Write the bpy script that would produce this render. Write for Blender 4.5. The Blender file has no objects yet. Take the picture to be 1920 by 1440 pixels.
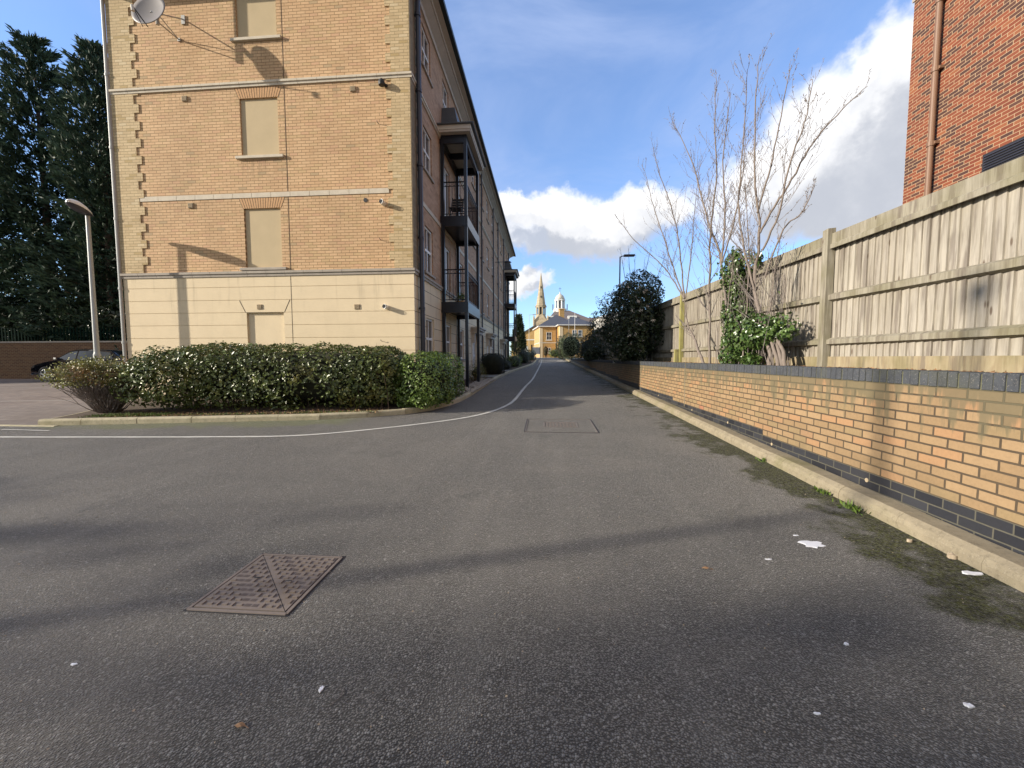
import bpy, math, random
import numpy as np
from mathutils import Vector, Matrix
R = math.radians
random.seed(7)
rng = np.random.default_rng(11)
scene = bpy.context.scene
col = scene.collection

# ---------------------------------------------------------------- camera
F_PX = 750.0
cam_d = bpy.data.cameras.new('camera'); cam = bpy.data.objects.new('camera', cam_d); col.objects.link(cam)
cam_d.sensor_width = 36.0; cam_d.lens = 36.0*F_PX/1920.0
cam_d.clip_start = 0.05; cam_d.clip_end = 3000.0
yaw, pitch, roll = R(4.6466), R(3.6919), R(-0.1)
fw = Vector((-math.sin(yaw)*math.cos(pitch), math.cos(yaw)*math.cos(pitch), -math.sin(pitch)))
rt = fw.cross(Vector((0, 0, 1))).normalized(); up = rt.cross(fw)
rt2 = rt*math.cos(roll)+up*math.sin(roll); up2 = -rt*math.sin(roll)+up*math.cos(roll)
m3 = Matrix((rt2, up2, -fw)).transposed()
cam.matrix_world = Matrix.Translation((0, 0, 1.47)) @ m3.to_4x4()
scene.camera = cam

# ---------------------------------------------------------------- light
SUN_K = 2.85                     # light runs 2.85 m in +X for each metre in +Y
SUN_EL = R(19.0)
az = math.atan2(SUN_K, 1.0)      # heading of the light, from +Y towards +X
ldir = Vector((math.sin(az)*math.cos(SUN_EL), math.cos(az)*math.cos(SUN_EL), -math.sin(SUN_EL)))
sun_d = bpy.data.lights.new('sun', 'SUN'); sun_d.energy = 4.6; sun_d.angle = R(0.55); sun_d.color = (1.0, 0.90, 0.76)
sun = bpy.data.objects.new('sun', sun_d); col.objects.link(sun)
sun.rotation_euler = ldir.to_track_quat('-Z', 'Y').to_euler()
scene.view_settings.view_transform = 'Standard'; scene.view_settings.look = 'None'
scene.view_settings.exposure = 0.64; scene.view_settings.gamma = 1.0

world = bpy.data.worlds.new('World'); scene.world = world; world.use_nodes = True
class T:
    """small node-tree writer"""
    def __init__(s, tree): s.t = tree; s.n = tree.nodes; s.l = tree.links
    def node(s, typ, ins=None, **kw):
        n = s.n.new(typ)
        for k, v in kw.items(): setattr(n, k, v)
        for k, v in (ins or {}).items():
            if hasattr(v, 'is_output'): s.l.new(v, n.inputs[k])
            else:
                if isinstance(v, tuple) and len(v) == 3 and n.inputs[k].type == 'RGBA': v = v+(1,)
                n.inputs[k].default_value = v
        return n
    def math(s, op, a, b=0.0, c=0.0, clamp=False):
        n = s.node('ShaderNodeMath', {0: a, 1: b, 2: c}, operation=op); n.use_clamp = clamp; return n.outputs[0]
    def vm(s, op, a, b=(0, 0, 0), out=0):
        return s.node('ShaderNodeVectorMath', {0: a, 1: b}, operation=op).outputs[out]
    def mix(s, f, a, b, blend='MIX'):
        n = s.n.new('ShaderNodeMix'); n.data_type = 'RGBA'; n.blend_type = blend
        for k, v in ((0, f), (6, a), (7, b)):
            if hasattr(v, 'is_output'): s.l.new(v, n.inputs[k])
            else: n.inputs[k].default_value = (v+(1,)) if isinstance(v, tuple) and len(v) == 3 else v
        return n.outputs[2]
    def noise(s, vec, scale, detail=3.0, rough=0.5, dist=0.0, out='Fac'):
        return s.node('ShaderNodeTexNoise', {'Vector': vec, 'Scale': scale, 'Detail': detail, 'Roughness': rough, 'Distortion': dist}).outputs[out]
    def ramp(s, f, lo, hi, a=0.0, b=1.0):
        return s.node('ShaderNodeMapRange', {0: f, 1: lo, 2: hi, 3: a, 4: b}, interpolation_type='SMOOTHSTEP').outputs[0]
    def sep(s, v): return s.node('ShaderNodeSeparateXYZ', {0: v}).outputs
    def comb(s, x, y, z=0.0): return s.node('ShaderNodeCombineXYZ', {0: x, 1: y, 2: z}).outputs[0]
    def pos(s): return s.node('ShaderNodeNewGeometry').outputs['Position']

w = T(world.node_tree); w.n.clear()
sky = w.node('ShaderNodeTexSky', sky_type='NISHITA')
sky.sun_disc = False; sky.sun_elevation = SUN_EL
sky.sun_rotation = math.atan2(-ldir.x, -ldir.y); sky.altitude = 30; sky.air_density = 1.0; sky.dust_density = 0.35; sky.ozone_density = 2.2
d = w.node('ShaderNodeTexCoord').outputs['Generated']
wob = w.noise(d, 5.0, 6.0, 0.62, 0.1, out='Color'); wob = w.vm('SUBTRACT', wob, (.5, .5, .5)); wob = w.vm('SCALE', wob); wob.node.inputs['Scale'].default_value = 0.17
wob2 = w.noise(d, 22.0, 5.0, 0.6, 0.0, out='Color'); wob2 = w.vm('SUBTRACT', wob2, (.5, .5, .5)); wob2 = w.vm('SCALE', wob2); wob2.node.inputs['Scale'].default_value = 0.045
dd = w.vm('ADD', w.vm('ADD', d, wob), wob2)
# cumulus banks: azimuth, elevation, half sizes, tilt (degrees), density
BLOBS = [(37.1,26.3,4.1,4.1,-23,1.0),(34.8,22.1,6.4,5.9,-19,1.0),(29.8,18.9,7.3,4.7,-14,1.0),(35.1,16.7,7.6,4.0,-15,1.0),
 (40.7,22.9,5.2,7.2,-23,1.0),(25.2,17.0,5.6,3.4,-10,.8),(50,20,9,7,-23,1.0),
 (1.0,19.3,6.2,2.9,-3,1.0),(6.8,17.0,8.8,3.5,-5,1.0),(13.1,17.8,5.8,2.8,-7,1.0),(-4.2,20.4,3.5,2.0,-1,1.0),(-1.6,16.8,4.3,2.3,-2,.9),
 (-2.7,11.1,3.0,1.9,-1,1.0),(-0.5,10.5,2.6,1.3,-1,.9),(-6.0,10.8,3.0,1.6,0,.9)]
def cloudmask(vec):
    mask = None
    for (a_, e_, sx, sy, rot, den) in BLOBS:
        a, e, t = R(a_), R(e_), R(rot)
        c = Vector((math.sin(a)*math.cos(e), math.cos(a)*math.cos(e), math.sin(e)))
        ex = Vector((math.cos(a), -math.sin(a), 0)); ey = c.cross(ex)
        if ey.z < 0: ey = -ey
        X = (ex*math.cos(t)+ey*math.sin(t)); Y = (-ex*math.sin(t)+ey*math.cos(t))
        q = w.vm('SUBTRACT', vec, tuple(c))
        u = w.vm('DOT_PRODUCT', q, tuple(X/R(sx)), out='Value'); v = w.vm('DOT_PRODUCT', q, tuple(Y/R(sy)), out='Value')
        m = w.ramp(w.math('ADD', w.math('MULTIPLY', u, u), w.math('MULTIPLY', v, v)), 1.55, 0.45, 0.0, den)
        mask = m if mask is None else w.math('MAXIMUM', mask, m)
    return mask
mask = cloudmask(dd)
up1 = cloudmask(w.vm('ADD', dd, (-.020, 0, .045))); up2 = cloudmask(w.vm('ADD', dd, (-.045, 0, .095)))
thick = w.math('ADD', w.math('MULTIPLY', up1, .5), w.math('MULTIPLY', up2, .5))
n1 = w.noise(d, 12.0, 7.0, 0.6)
shade = w.math('ADD', w.math('SUBTRACT', 1.0, w.math('MULTIPLY', thick, .93)), w.math('MULTIPLY', w.math('SUBTRACT', n1, 0.5), 0.8), clamp=True)
ccol = w.mix(w.ramp(shade, 0.0, 0.9), (0.53, 0.56, 0.63), (1.04, 1.04, 1.05))
# high thin veil
veil = w.ramp(w.noise(w.vm('MULTIPLY', d, (1.0, 1.0, 2.2)), 2.2, 6.0, 0.6, 0.6), 0.36, 0.80, 0.18, 0.72)
puff = w.ramp(w.noise(w.vm('ADD', d, (3.1, 1.7, 0.4)), 5.0, 6.0, 0.6, 0.3), 0.66, 0.78, 0.0, 0.25)
skyc = w.node('ShaderNodeVectorMath', {0: sky.outputs[0], 1: (0.175, 0.215, 0.270)}, operation='MULTIPLY').outputs[0]
b1 = w.mix(veil, skyc, (0.46, 0.58, 0.88)); b1 = w.mix(puff, b1, (0.56, 0.63, 0.80)); b2 = w.mix(mask, b1, ccol)
# unseen broken cloud added behind the camera to neutralise the blue fill light
ds = w.sep(d); rear_fill = w.math('MULTIPLY', w.ramp(ds[1], 0.12, -0.25), w.ramp(w.noise(d, 2.3, 6.0, .6, .4), .30, .56)); rear_fill = w.math('MULTIPLY', rear_fill, w.ramp(ds[2], 0.0, .12, .6, 1))
b2 = w.mix(rear_fill, b2, w.mix(w.ramp(n1, .35, .7), (0.42, 0.42, 0.43), (0.74, 0.72, 0.69)))
bg = w.node('ShaderNodeBackground', {'Color': b2, 'Strength': 0.72})
out = w.node('ShaderNodeOutputWorld', {'Surface': bg.outputs[0]})
scene.cycles.max_bounces = 6; scene.cycles.diffuse_bounces = 3; scene.cycles.glossy_bounces = 3; scene.cycles.transparent_max_bounces = 6

def G(y):
    """ground height: the lane climbs gently away from the camera"""
    return .08+.022*min(y, 58)+.012*max(0.0, y-58)
# ---------------------------------------------------------------- helpers
ORG = {}
def tag(o, label=None, cat=None, group=None, kind=None):
    if label: o['label'] = label
    if cat: o['category'] = cat
    if group: o['group'] = group
    if kind: o['kind'] = kind
    return o
def thing(name, loc, label, cat, group=None, rz=0.0):
    o = bpy.data.objects.new(name, None); col.objects.link(o); o.location = loc; o.rotation_euler = (0, 0, rz)
    o.empty_display_size = 0.2; ORG[o.name] = Vector(loc) if rz == 0.0 else None
    return tag(o, label, cat, group)
def link_mesh(name, me, mat, parent=None, smooth=False):
    o = bpy.data.objects.new(name, me); col.objects.link(o)
    for m in (mat if isinstance(mat, (list, tuple)) else [mat]): me.materials.append(m)
    if parent is not None: o.parent = parent
    if smooth: me.polygons.foreach_set('use_smooth', np.ones(len(me.polygons), dtype=bool))
    me.update(); return o
def root_of(p):
    while p.parent is not None: p = p.parent
    return p
def np_mesh(name, V, F, mat, parent=None, smooth=False):
    """V (n,3) world coordinates (or root-local if the root is rotated), F (m,k) all with k corners"""
    V = np.asarray(V, dtype=np.float32)
    if parent is not None:
        o = ORG.get(root_of(parent).name)
        if o is not None: V = V-np.array(o, dtype=np.float32)
    F = np.asarray(F, dtype=np.int32); k = F.shape[1]
    me = bpy.data.meshes.new(name)
    me.vertices.add(len(V)); me.vertices.foreach_set('co', V.ravel())
    me.loops.add(F.size); me.loops.foreach_set('vertex_index', F.ravel())
    me.polygons.add(len(F)); me.polygons.foreach_set('loop_start', np.arange(0, F.size, k, dtype=np.int32))
    me.polygons.foreach_set('loop_total', np.full(len(F), k, dtype=np.int32))
    me.update(calc_edges=True); me.validate()
    return link_mesh(name, me, mat, parent, smooth)
class MB:
    def __init__(s, P=None): s.v = []; s.f = []; s.P = P; s.mi = []
    def add(s, vs, fs, m=0):
        b = len(s.v)
        for p in vs: s.v.append(tuple(s.P(*p)) if s.P else tuple(p))
        for f in fs: s.f.append(tuple(b+i for i in f)); s.mi.append(m)
    def box(s, x0, x1, y0, y1, z0, z1, m=0):
        s.add([(x0,y0,z0),(x1,y0,z0),(x1,y1,z0),(x0,y1,z0),(x0,y0,z1),(x1,y0,z1),(x1,y1,z1),(x0,y1,z1)],
              [(3,2,1,0),(4,5,6,7),(0,1,5,4),(1,2,6,5),(2,3,7,6),(3,0,4,7)], m)
    def quad(s, a, b, c, d, m=0): s.add([a, b, c, d], [(0,1,2,3)], m)
    def prism(s, poly, a0, a1, axis='y', m=0):
        """extrude a 2D outline along an axis"""
        n = len(poly); mk = {'y': lambda p, a: (p[0], a, p[1]), 'x': lambda p, a: (a, p[0], p[1]), 'z': lambda p, a: (p[0], p[1], a)}[axis]
        s.add([mk(p, a0) for p in poly]+[mk(p, a1) for p in poly],
              [tuple(range(n))[::-1], tuple(range(n, 2*n))]+[(i, (i+1) % n, n+(i+1) % n, n+i) for i in range(n)], m)
    def tube(s, pts, r, n=8, cap=True, m=0):
        pts = [Vector(p) for p in pts]; rs = r if isinstance(r, (list, tuple)) else [r]*len(pts)
        vs = []; fs = []; ref = None
        for i, p in enumerate(pts):
            d = (pts[min(i+1, len(pts)-1)]-pts[max(i-1, 0)]).normalized()
            if ref is None: ref = d.cross(Vector((0.31, 0.17, 0.93)));  ref = ref if ref.length > .05 else d.cross(Vector((1, 0, 0)))
            a = (ref-d*ref.dot(d)).normalized(); ref = a; b = d.cross(a)
            for k in range(n):
                t = 2*math.pi*k/n; vs.append(tuple(p+(a*math.cos(t)+b*math.sin(t))*rs[i]))
        for i in range(len(pts)-1):
            for k in range(n):
                a0 = i*n+k; a1 = i*n+(k+1) % n; fs.append((a0, a1, a1+n, a0+n))
        if cap: fs.append(tuple(range(n))[::-1]); fs.append(tuple(range((len(pts)-1)*n, len(pts)*n)))
        s.add(vs, fs, m)
    def lathe(s, prof, cx, cy, n=24, m=0, a0=0.0, squash=1.0):
        vs = []; fs = []
        for (r, z) in prof:
            for k in range(n):
                t = a0+2*math.pi*k/n; vs.append((cx+r*math.cos(t), cy+r*math.sin(t)*squash, z))
        for i in range(len(prof)-1):
            for k in range(n):
                q = (k+1) % n; fs.append((i*n+k, i*n+q, (i+1)*n+q, (i+1)*n+k))
        fs.append(tuple(range(n))[::-1]); fs.append(tuple(range((len(prof)-1)*n, len(prof)*n)))
        s.add(vs, fs, m)
    def build(s, name, mat, parent=None, smooth=False, bevel=0.0):
        vs = s.v
        if parent is not None:
            o = ORG.get(root_of(parent).name)
            if o is not None: vs = [(x-o.x, y-o.y, z-o.z) for x, y, z in vs]
        me = bpy.data.meshes.new(name); me.from_pydata(vs, [], s.f)
        o = link_mesh(name, me, mat, parent, smooth)
        if isinstance(mat, (list, tuple)): me.polygons.foreach_set('material_index', s.mi)
        if bevel:
            b = o.modifiers.new('bevel', 'BEVEL'); b.width = bevel; b.segments = 2; b.limit_method = 'ANGLE'; b.angle_limit = R(40)
        return o
def wall_holes(mb, P, u0, u1, v0, v1, holes, depth, back=True, m=0):
    """a wall face in (u, v) with rectangular openings and their reveals; P(u, v, n) -> xyz, n points out"""
    us = sorted({u0, u1, *[h[0] for h in holes], *[h[1] for h in holes]}); vs_ = sorted({v0, v1, *[h[2] for h in holes], *[h[3] for h in holes]})
    us = [u for u in us if u0 <= u <= u1]; vs_ = [v for v in vs_ if v0 <= v <= v1]
    for a, b in zip(us, us[1:]):
        run = None
        for c, d in zip(vs_, vs_[1:]):
            hole = any(h[0] < (a+b)/2 < h[1] and h[2] < (c+d)/2 < h[3] for h in holes)
            if not hole: mb.quad(P(a,c,0), P(b,c,0), P(b,d,0), P(a,d,0), m)
    for h in holes:
        a, b, c, d = h[0], h[1], max(h[2], v0), min(h[3], v1)
        mb.quad(P(a,c,0), P(a,d,0), P(a,d,-depth), P(a,c,-depth), m); mb.quad(P(b,c,0), P(b,c,-depth), P(b,d,-depth), P(b,d,0), m)
        mb.quad(P(a,d,0), P(b,d,0), P(b,d,-depth), P(a,d,-depth), m); mb.quad(P(a,c,0), P(a,c,-depth), P(b,c,-depth), P(b,c,0), m)
def copy_tree(o, parent=None):
    c = o.copy(); col.objects.link(c); c.parent = parent
    for ch in [x for x in bpy.data.objects if x.parent == o]: copy_tree(ch, c)
    return c
def relabel(o, loc=None, rz=None, sc=None, label=None, group=None):
    if loc is not None: o.location = loc
    if rz is not None: o.rotation_euler = (0, 0, rz)
    if sc is not None: o.scale = sc if isinstance(sc, tuple) else (sc, sc, sc)
    if label: o['label'] = label
    if group: o['group'] = group
    return o
# leaves: one folded diamond per point, oriented about a direction
def leaves(P, D, L, W, spread=0.6, fold=0.25):
    """P (n,3) points, D (n,3) facing directions; returns V, F (two triangles sharing the midrib)"""
    n = len(P); P = np.asarray(P, float); D = np.asarray(D, float)+rng.normal(0, spread, (n, 3)); D /= np.linalg.norm(D, axis=1)[:, None]+1e-9
    A = rng.normal(0, 1, (n, 3)); A -= D*(A*D).sum(1)[:, None]; A /= np.linalg.norm(A, axis=1)[:, None]+1e-9
    B = np.cross(D, A); s = rng.uniform(.65, 1.3, n)[:, None]
    p0 = P-A*L*.5*s; p2 = P+A*L*.5*s; p1 = P+B*W*.5*s+D*fold*W*s; p3 = P-B*W*.5*s+D*fold*W*s
    V = np.stack([p0, p1, p2, p3], 1).reshape(-1, 3); i = np.arange(n)*4
    F = np.concatenate([np.stack([i, i+1, i+2], 1), np.stack([i, i+2, i+3], 1)], 0)
    return V, F
def needles(P, D, L, W, droop=0.0):
    """elongated cards growing along D"""
    n = len(P); D = D/(np.linalg.norm(D, axis=1)[:, None]+1e-9); S = np.cross(D, rng.normal(0, 1, (n, 3))); S /= np.linalg.norm(S, axis=1)[:, None]+1e-9
    L = (L*rng.uniform(.6, 1.35, n))[:, None]; W = (W*rng.uniform(.6, 1.3, n))[:, None]
    m = P+D*L*.45; tip = P+D*L; tip[:, 2] -= droop*L[:, 0]
    V = np.stack([P, m+S*W*.5, tip, m-S*W*.5], 1).reshape(-1, 3); i = np.arange(n)*4
    return V, np.concatenate([np.stack([i, i+1, i+2], 1), np.stack([i, i+2, i+3], 1)], 0)
def join_np(parts):
    V = []; F = []; b = 0
    for v, f in parts: V.append(v); F.append(f+b); b += len(v)
    return np.concatenate(V), np.concatenate(F)
def tubes_np(lines, n=5):
    """many tapered tubes at once; lines = list of (points (k,3), radii (k,))"""
    V = []; F = []; b = 0
    for pts, rad in lines:
        pts = np.asarray(pts, float); k = len(pts)
        d = np.gradient(pts, axis=0); d /= np.linalg.norm(d, axis=1)[:, None]+1e-9
        ref = np.array([.31, .17, .93]) if abs(d[0][2]) < .8 else np.array([1., .1, 0])
        a = np.cross(d, ref); a /= np.linalg.norm(a, axis=1)[:, None]+1e-9; c = np.cross(d, a)
        t = np.arange(n)*2*math.pi/n
        ring = pts[:, None, :]+(a[:, None, :]*np.cos(t)[None, :, None]+c[:, None, :]*np.sin(t)[None, :, None])*np.asarray(rad)[:, None, None]
        V.append(ring.reshape(-1, 3)); i = np.arange(k-1)[:, None]*n; q = np.arange(n)[None, :]; q2 = (q+1) % n
        F.append(np.stack([i+q, i+q2, i+n+q2, i+n+q], -1).reshape(-1, 4)+b); b += k*n
    return np.concatenate(V), np.concatenate(F)
def smooth_line(pts, sub=4):
    pts = [Vector(p) for p in pts]; out = []
    for i in range(len(pts)-1):
        p0, p1, p2, p3 = pts[max(i-1, 0)], pts[i], pts[i+1], pts[min(i+2, len(pts)-1)]
        for k in range(sub):
            t = k/sub; out.append(.5*((2*p1)+(p2-p0)*t+(2*p0-5*p1+4*p2-p3)*t*t+(3*p1-p0-3*p2+p3)*t**3))
    out.append(pts[-1]); return out
# ---------------------------------------------------------------- materials
def mat(name):
    m = bpy.data.materials.new(name); m.use_nodes = True; t = T(m.node_tree); t.n.clear()
    b = t.node('ShaderNodeBsdfPrincipled'); o = t.node('ShaderNodeOutputMaterial', {'Surface': b.outputs[0]}); t.b = b; t.o = o
    return m, t
def setp(t, **k):
    nm = {'base': 'Base Color', 'rough': 'Roughness', 'metal': 'Metallic', 'spec': 'Specular IOR Level', 'normal': 'Normal', 'coat': 'Coat Weight', 'trans': 'Transmission Weight', 'alpha': 'Alpha'}
    for a, v in k.items():
        i = t.b.inputs[nm[a]]
        if hasattr(v, 'is_output'): t.l.new(v, i)
        else: i.default_value = (v+(1,)) if isinstance(v, tuple) and len(v) == 3 else v
def bump(t, h, strength=0.5, dist=0.01, normal=None):
    ins = {'Height': h, 'Strength': strength, 'Distance': dist}
    if normal is not None: ins['Normal'] = normal
    return t.node('ShaderNodeBump', ins).outputs[0]
def plain(name, c, rough=0.6, metal=0.0, var=0.12, scale=3.0, spec=0.5, obj=False, bumpy=0.0):
    m, t = mat(name); p = t.node('ShaderNodeTexCoord').outputs['Object'] if obj else t.pos()
    n = t.noise(p, scale, 5.0, 0.6); n2 = t.noise(p, scale*9, 3.0)
    f = t.math('ADD', t.math('MULTIPLY', n, .7), t.math('MULTIPLY', n2, .3))
    lo = tuple(x*(1-var*1.6) for x in c); hi = tuple(min(1, x*(1+var*1.6)) for x in c)
    setp(t, base=t.mix(f, lo, hi), rough=rough, metal=metal, spec=spec)
    if bumpy: setp(t, normal=bump(t, n2, bumpy, 0.004))
    return m
def brickmat(name, ca, cb, mortar, axis='x', rough=0.85, w_=.225, h_=.075, mort=.010, tints=(), stain=None, v0=0.0, bstr=0.6, coord='pos', joint_dark=1.0):
    """stretcher-bond brick in real sizes; axis is the horizontal run of the wall"""
    m, t = mat(name); p = t.pos() if coord == 'pos' else t.node('ShaderNodeTexCoord').outputs['Object']
    s = t.sep(p); hz = {'x': s[0], 'y': s[1]}[axis]
    vec = t.comb(hz, t.math('SUBTRACT', s[2], v0))
    jit = t.vm('SCALE', t.vm('SUBTRACT', t.noise(p, 9.0, 2.0, out='Color'), (.5, .5, .5))); jit.node.inputs['Scale'].default_value = .005
    vec = t.vm('ADD', vec, jit); sv = t.sep(vec)
    br = t.node('ShaderNodeTexBrick', {'Vector': vec, 'Color1': (0, 0, 0), 'Color2': (1, 1, 1), 'Mortar': (0, 0, 0), 'Scale': 1.0, 'Mortar Size': mort*.5, 'Mortar Smooth': .15, 'Bias': 0.0, 'Brick Width': w_, 'Row Height': h_})
    br.offset = .5; br.offset_frequency = 2; br.squash = 1.0
    rnd = t.node('ShaderNodeSeparateColor', {0: br.outputs['Color']}).outputs[0]
    base = t.mix(rnd, ca, cb)
    # second random number per brick from a white noise over the cell
    row = t.math('FLOOR', t.math('DIVIDE', sv[1], h_)); par = t.math('ABSOLUTE', t.math('MODULO', row, 2.0)); colm = t.math('FLOOR', t.math('ADD', t.math('DIVIDE', sv[0], w_), t.math('MULTIPLY', t.math('SUBTRACT', 1.0, par), .5)))
    wn = t.node('ShaderNodeTexWhiteNoise', {'Vector': t.comb(colm, row, 3.7)}).outputs['Value']
    for k, (tc, thr) in enumerate(tints):
        wv = t.node('ShaderNodeTexWhiteNoise', {'Vector': t.comb(colm, row, 11.3+k*5)}).outputs['Value']
        base = t.mix(t.ramp(wv, 1-thr, 1-thr+.01), base, tc)
    n = t.noise(p, 38.0, 4.0, .7); n3 = t.noise(p, 1.3, 5.0, .65)
    base = t.mix(t.ramp(n, .35, .75, 0, .25), base, t.mix(.5, base, (0, 0, 0)))
    base = t.mix(t.ramp(n3, .3, .75, 0, .35), base, t.mix(.45, base, (0.06, 0.05, 0.04)))
    mo = t.mix(t.noise(p, 14.0, 3.0), tuple(c*.75 for c in mortar), tuple(min(1, c*1.2) for c in mortar))
    base = t.mix(br.outputs['Fac'], base, mo)
    if stain: base = stain(t, p, s, base)
    h = t.math('ADD', t.math('MULTIPLY', br.outputs['Fac'], -1.0), t.math('MULTIPLY', n, .22)); h = t.math('ADD', h, t.math('MULTIPLY', wn, .15))
    setp(t, base=base, rough=rough, spec=.3, normal=bump(t, h, bstr, .006))
    return m
def stain_gable(t, p, s, base):
    n = t.noise(t.vm('MULTIPLY', p, (.35, 1, .18)), 2.0, 5.0, .6)
    strk = t.ramp(t.noise(t.vm('MULTIPLY', p, (9, 1, .6)), 1.5, 4.0, .6), .42, .66); wx = t.math('MULTIPLY', t.ramp(s[0], -8.35, -8.2), t.ramp(s[0], -6.80, -6.95))
    for zs_ in (9.76, 6.78, 8.60, 5.76):
        dz_ = t.math('SUBTRACT', zs_, s[2]); below = t.math('MULTIPLY', t.ramp(dz_, 0, .02), t.ramp(dz_, .85, .05)); k_ = wx if zs_ in (9.76, 6.78) else .5
        base = t.mix(t.math('MULTIPLY', t.math('MULTIPLY', below, k_), t.math('MULTIPLY', strk, .38)), base, (0.20, 0.145, 0.085))
    return t.mix(t.ramp(n, .45, .8, 0, .22), base, (0.22, 0.15, 0.09))
def stain_wall(t, p, s, base):
    """green-black run-off below the coping, fading down in drips"""
    drip = t.noise(t.vm('MULTIPLY', p, (1, 5.0, .7)), 2.0, 4.0, .6)
    top = t.math('SUBTRACT', 1.25, s[2]); lim = t.math('MULTIPLY', t.ramp(drip, .3, .75), .42)
    f = t.math('MULTIPLY', t.ramp(t.math('SUBTRACT', top, lim), .06, -.10), .72)
    base = t.mix(f, base, (0.13, 0.115, 0.07))
    low = t.math('MULTIPLY', t.ramp(s[2], .75, .38), t.ramp(t.noise(p, 3.0, 4.0), .4, .7, 0, .45))
    return t.mix(low, base, (0.16, 0.12, 0.07))
M = {}
M['gable_brick'] = brickmat('gable_brick', (0.61, 0.400, 0.225), (0.70, 0.48, 0.28), (0.27, 0.17, 0.085), 'x', stain=stain_gable, tints=(((0.60, 0.42, 0.23), .14), ((0.63, 0.40, 0.24), .08), ((.50, .365, .215), .03)), bstr=.8, mort=.012)
M['quoin_brick'] = brickmat('quoin_brick', (0.54, 0.41, 0.235), (0.64, 0.50, 0.30), (0.30, 0.23, 0.13), 'x', tints=(((0.64, 0.52, 0.33), .05), ((0.47, 0.35, 0.175), .08)), bstr=.8)
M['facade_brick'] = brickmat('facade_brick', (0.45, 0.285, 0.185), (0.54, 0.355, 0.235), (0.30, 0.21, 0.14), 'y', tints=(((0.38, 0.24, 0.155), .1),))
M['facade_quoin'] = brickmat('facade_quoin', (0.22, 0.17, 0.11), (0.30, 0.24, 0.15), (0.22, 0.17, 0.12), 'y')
M['wall_brick'] = brickmat('wall_brick', (0.285, 0.192, 0.103), (0.355, 0.242, 0.134), (0.085, 0.063, 0.042), 'y', v0=.425, stain=stain_wall, tints=(((0.37, 0.22, 0.115), .16), ((0.285, 0.205, 0.11), .16), ((.37, .17, .10), .012)), mort=.015, bstr=1.0)
M['band_brick'] = brickmat('band_brick', (0.018, 0.020, 0.027), (0.040, 0.043, 0.052), (0.105, 0.10, 0.078), 'y', v0=.425, rough=.5, mort=.011)
M['red_brick'] = brickmat('red_brick', (0.175, 0.048, 0.027), (0.24, 0.070, 0.035), (0.40, 0.28, 0.17), 'y', mort=.014, tints=(((0.075, 0.036, 0.031), .26), ((0.10, 0.045, 0.034), .16), ((0.27, 0.095, 0.045), .07)), bstr=.5)
M['old_brick'] = brickmat('old_brick', (0.10, 0.045, 0.028), (0.17, 0.085, 0.045), (0.26, 0.20, 0.115), 'x', mort=.016)
M['house_brick'] = brickmat('house_brick', (0.50, 0.29, 0.10), (0.64, 0.40, 0.15), (0.50, 0.38, 0.2), 'x', coord='obj')
M['church_stone'] = brickmat('church_stone', (0.40, 0.33, 0.22), (0.54, 0.45, 0.31), (0.40, 0.34, 0.25), 'x', w_=.5, h_=.25, mort=.02)
def render_mat(name, c, drips=True):
    m, t = mat(name); p = t.pos(); n = t.noise(p, 2.2, 6.0, .65); n2 = t.noise(p, 90.0, 2.0)
    b = t.mix(n, tuple(x*.86 for x in c), tuple(min(1, x*1.08) for x in c))
    if drips:
        dr = t.noise(t.vm('MULTIPLY', p, (3.5, 3.5, .35)), 1.6, 5.0, .6); s = t.sep(p)
        f = t.math('MULTIPLY', t.ramp(dr, .52, .78, 0, .55), t.ramp(s[2], 1.8, 3.7))
        b = t.mix(f, b, tuple(x*.45 for x in c))
    setp(t, base=b, rough=.9, spec=.2, normal=bump(t, n2, .25, .003)); return m
M['render'] = render_mat('render', (0.74, 0.62, 0.43))
M['render_panel'] = render_mat('render_panel', (0.53, 0.43, 0.275), False)
M['stone'] = plain('stone', (0.56, 0.50, 0.40), .85, var=.22, scale=6, bumpy=.3)
M['stone_grey'] = plain('stone_grey', (0.36, 0.32, 0.27), .85, var=.25, scale=5, bumpy=.3)
M['soldier'] = plain('soldier', (0.52, 0.31, 0.155), .85, var=.3, scale=25, bumpy=.4)
M['joint'] = plain('joint', (0.06, 0.04, 0.025), .9)
M['navy'] = plain('navy', (0.006, 0.008, 0.016), .34, var=.3, scale=8)
M['pipe'] = plain('pipe', (0.032, 0.034, 0.050), .35, var=.3, scale=6)
M['soffit'] = plain('soffit', (0.5, 0.47, 0.42), .7, var=.12)
M['cornice'] = plain('cornice', (0.50, 0.46, 0.40), .8, var=.2, scale=2)
M['gutter'] = plain('gutter', (0.010, 0.022, 0.024), .5)
M['white'] = plain('white', (0.74, 0.74, 0.72), .4, var=.06)
M['offwhite'] = plain('offwhite', (0.60, 0.57, 0.50), .5, var=.1)
M['lead'] = plain('lead', (0.075, 0.085, 0.10), .55, var=.3, scale=4)
M['slate'] = plain('slate', (0.085, 0.09, 0.11), .6, var=.3, scale=9)
M['slate_brown'] = plain('slate_brown', (0.155, 0.13, 0.125), .7, var=.25, scale=3)
def glass_mat(name, c=(0.03, 0.035, 0.045), rough=.06):
    m, t = mat(name); p = t.pos(); n = t.noise(p, 1.1, 2.0)
    setp(t, base=t.mix(n, tuple(x*.5 for x in c), tuple(x*1.8 for x in c)), rough=rough, spec=.9, normal=bump(t, t.noise(p, 2.5, 1.0), .05, .02)); return m
M['glass'] = glass_mat('glass')
M['curtain'] = plain('curtain', (0.30, 0.29, 0.27), .8, var=.3, scale=12)
M['galv'] = plain('galv', (0.42, 0.42, 0.40), .45, .35, var=.15, scale=6)
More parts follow.
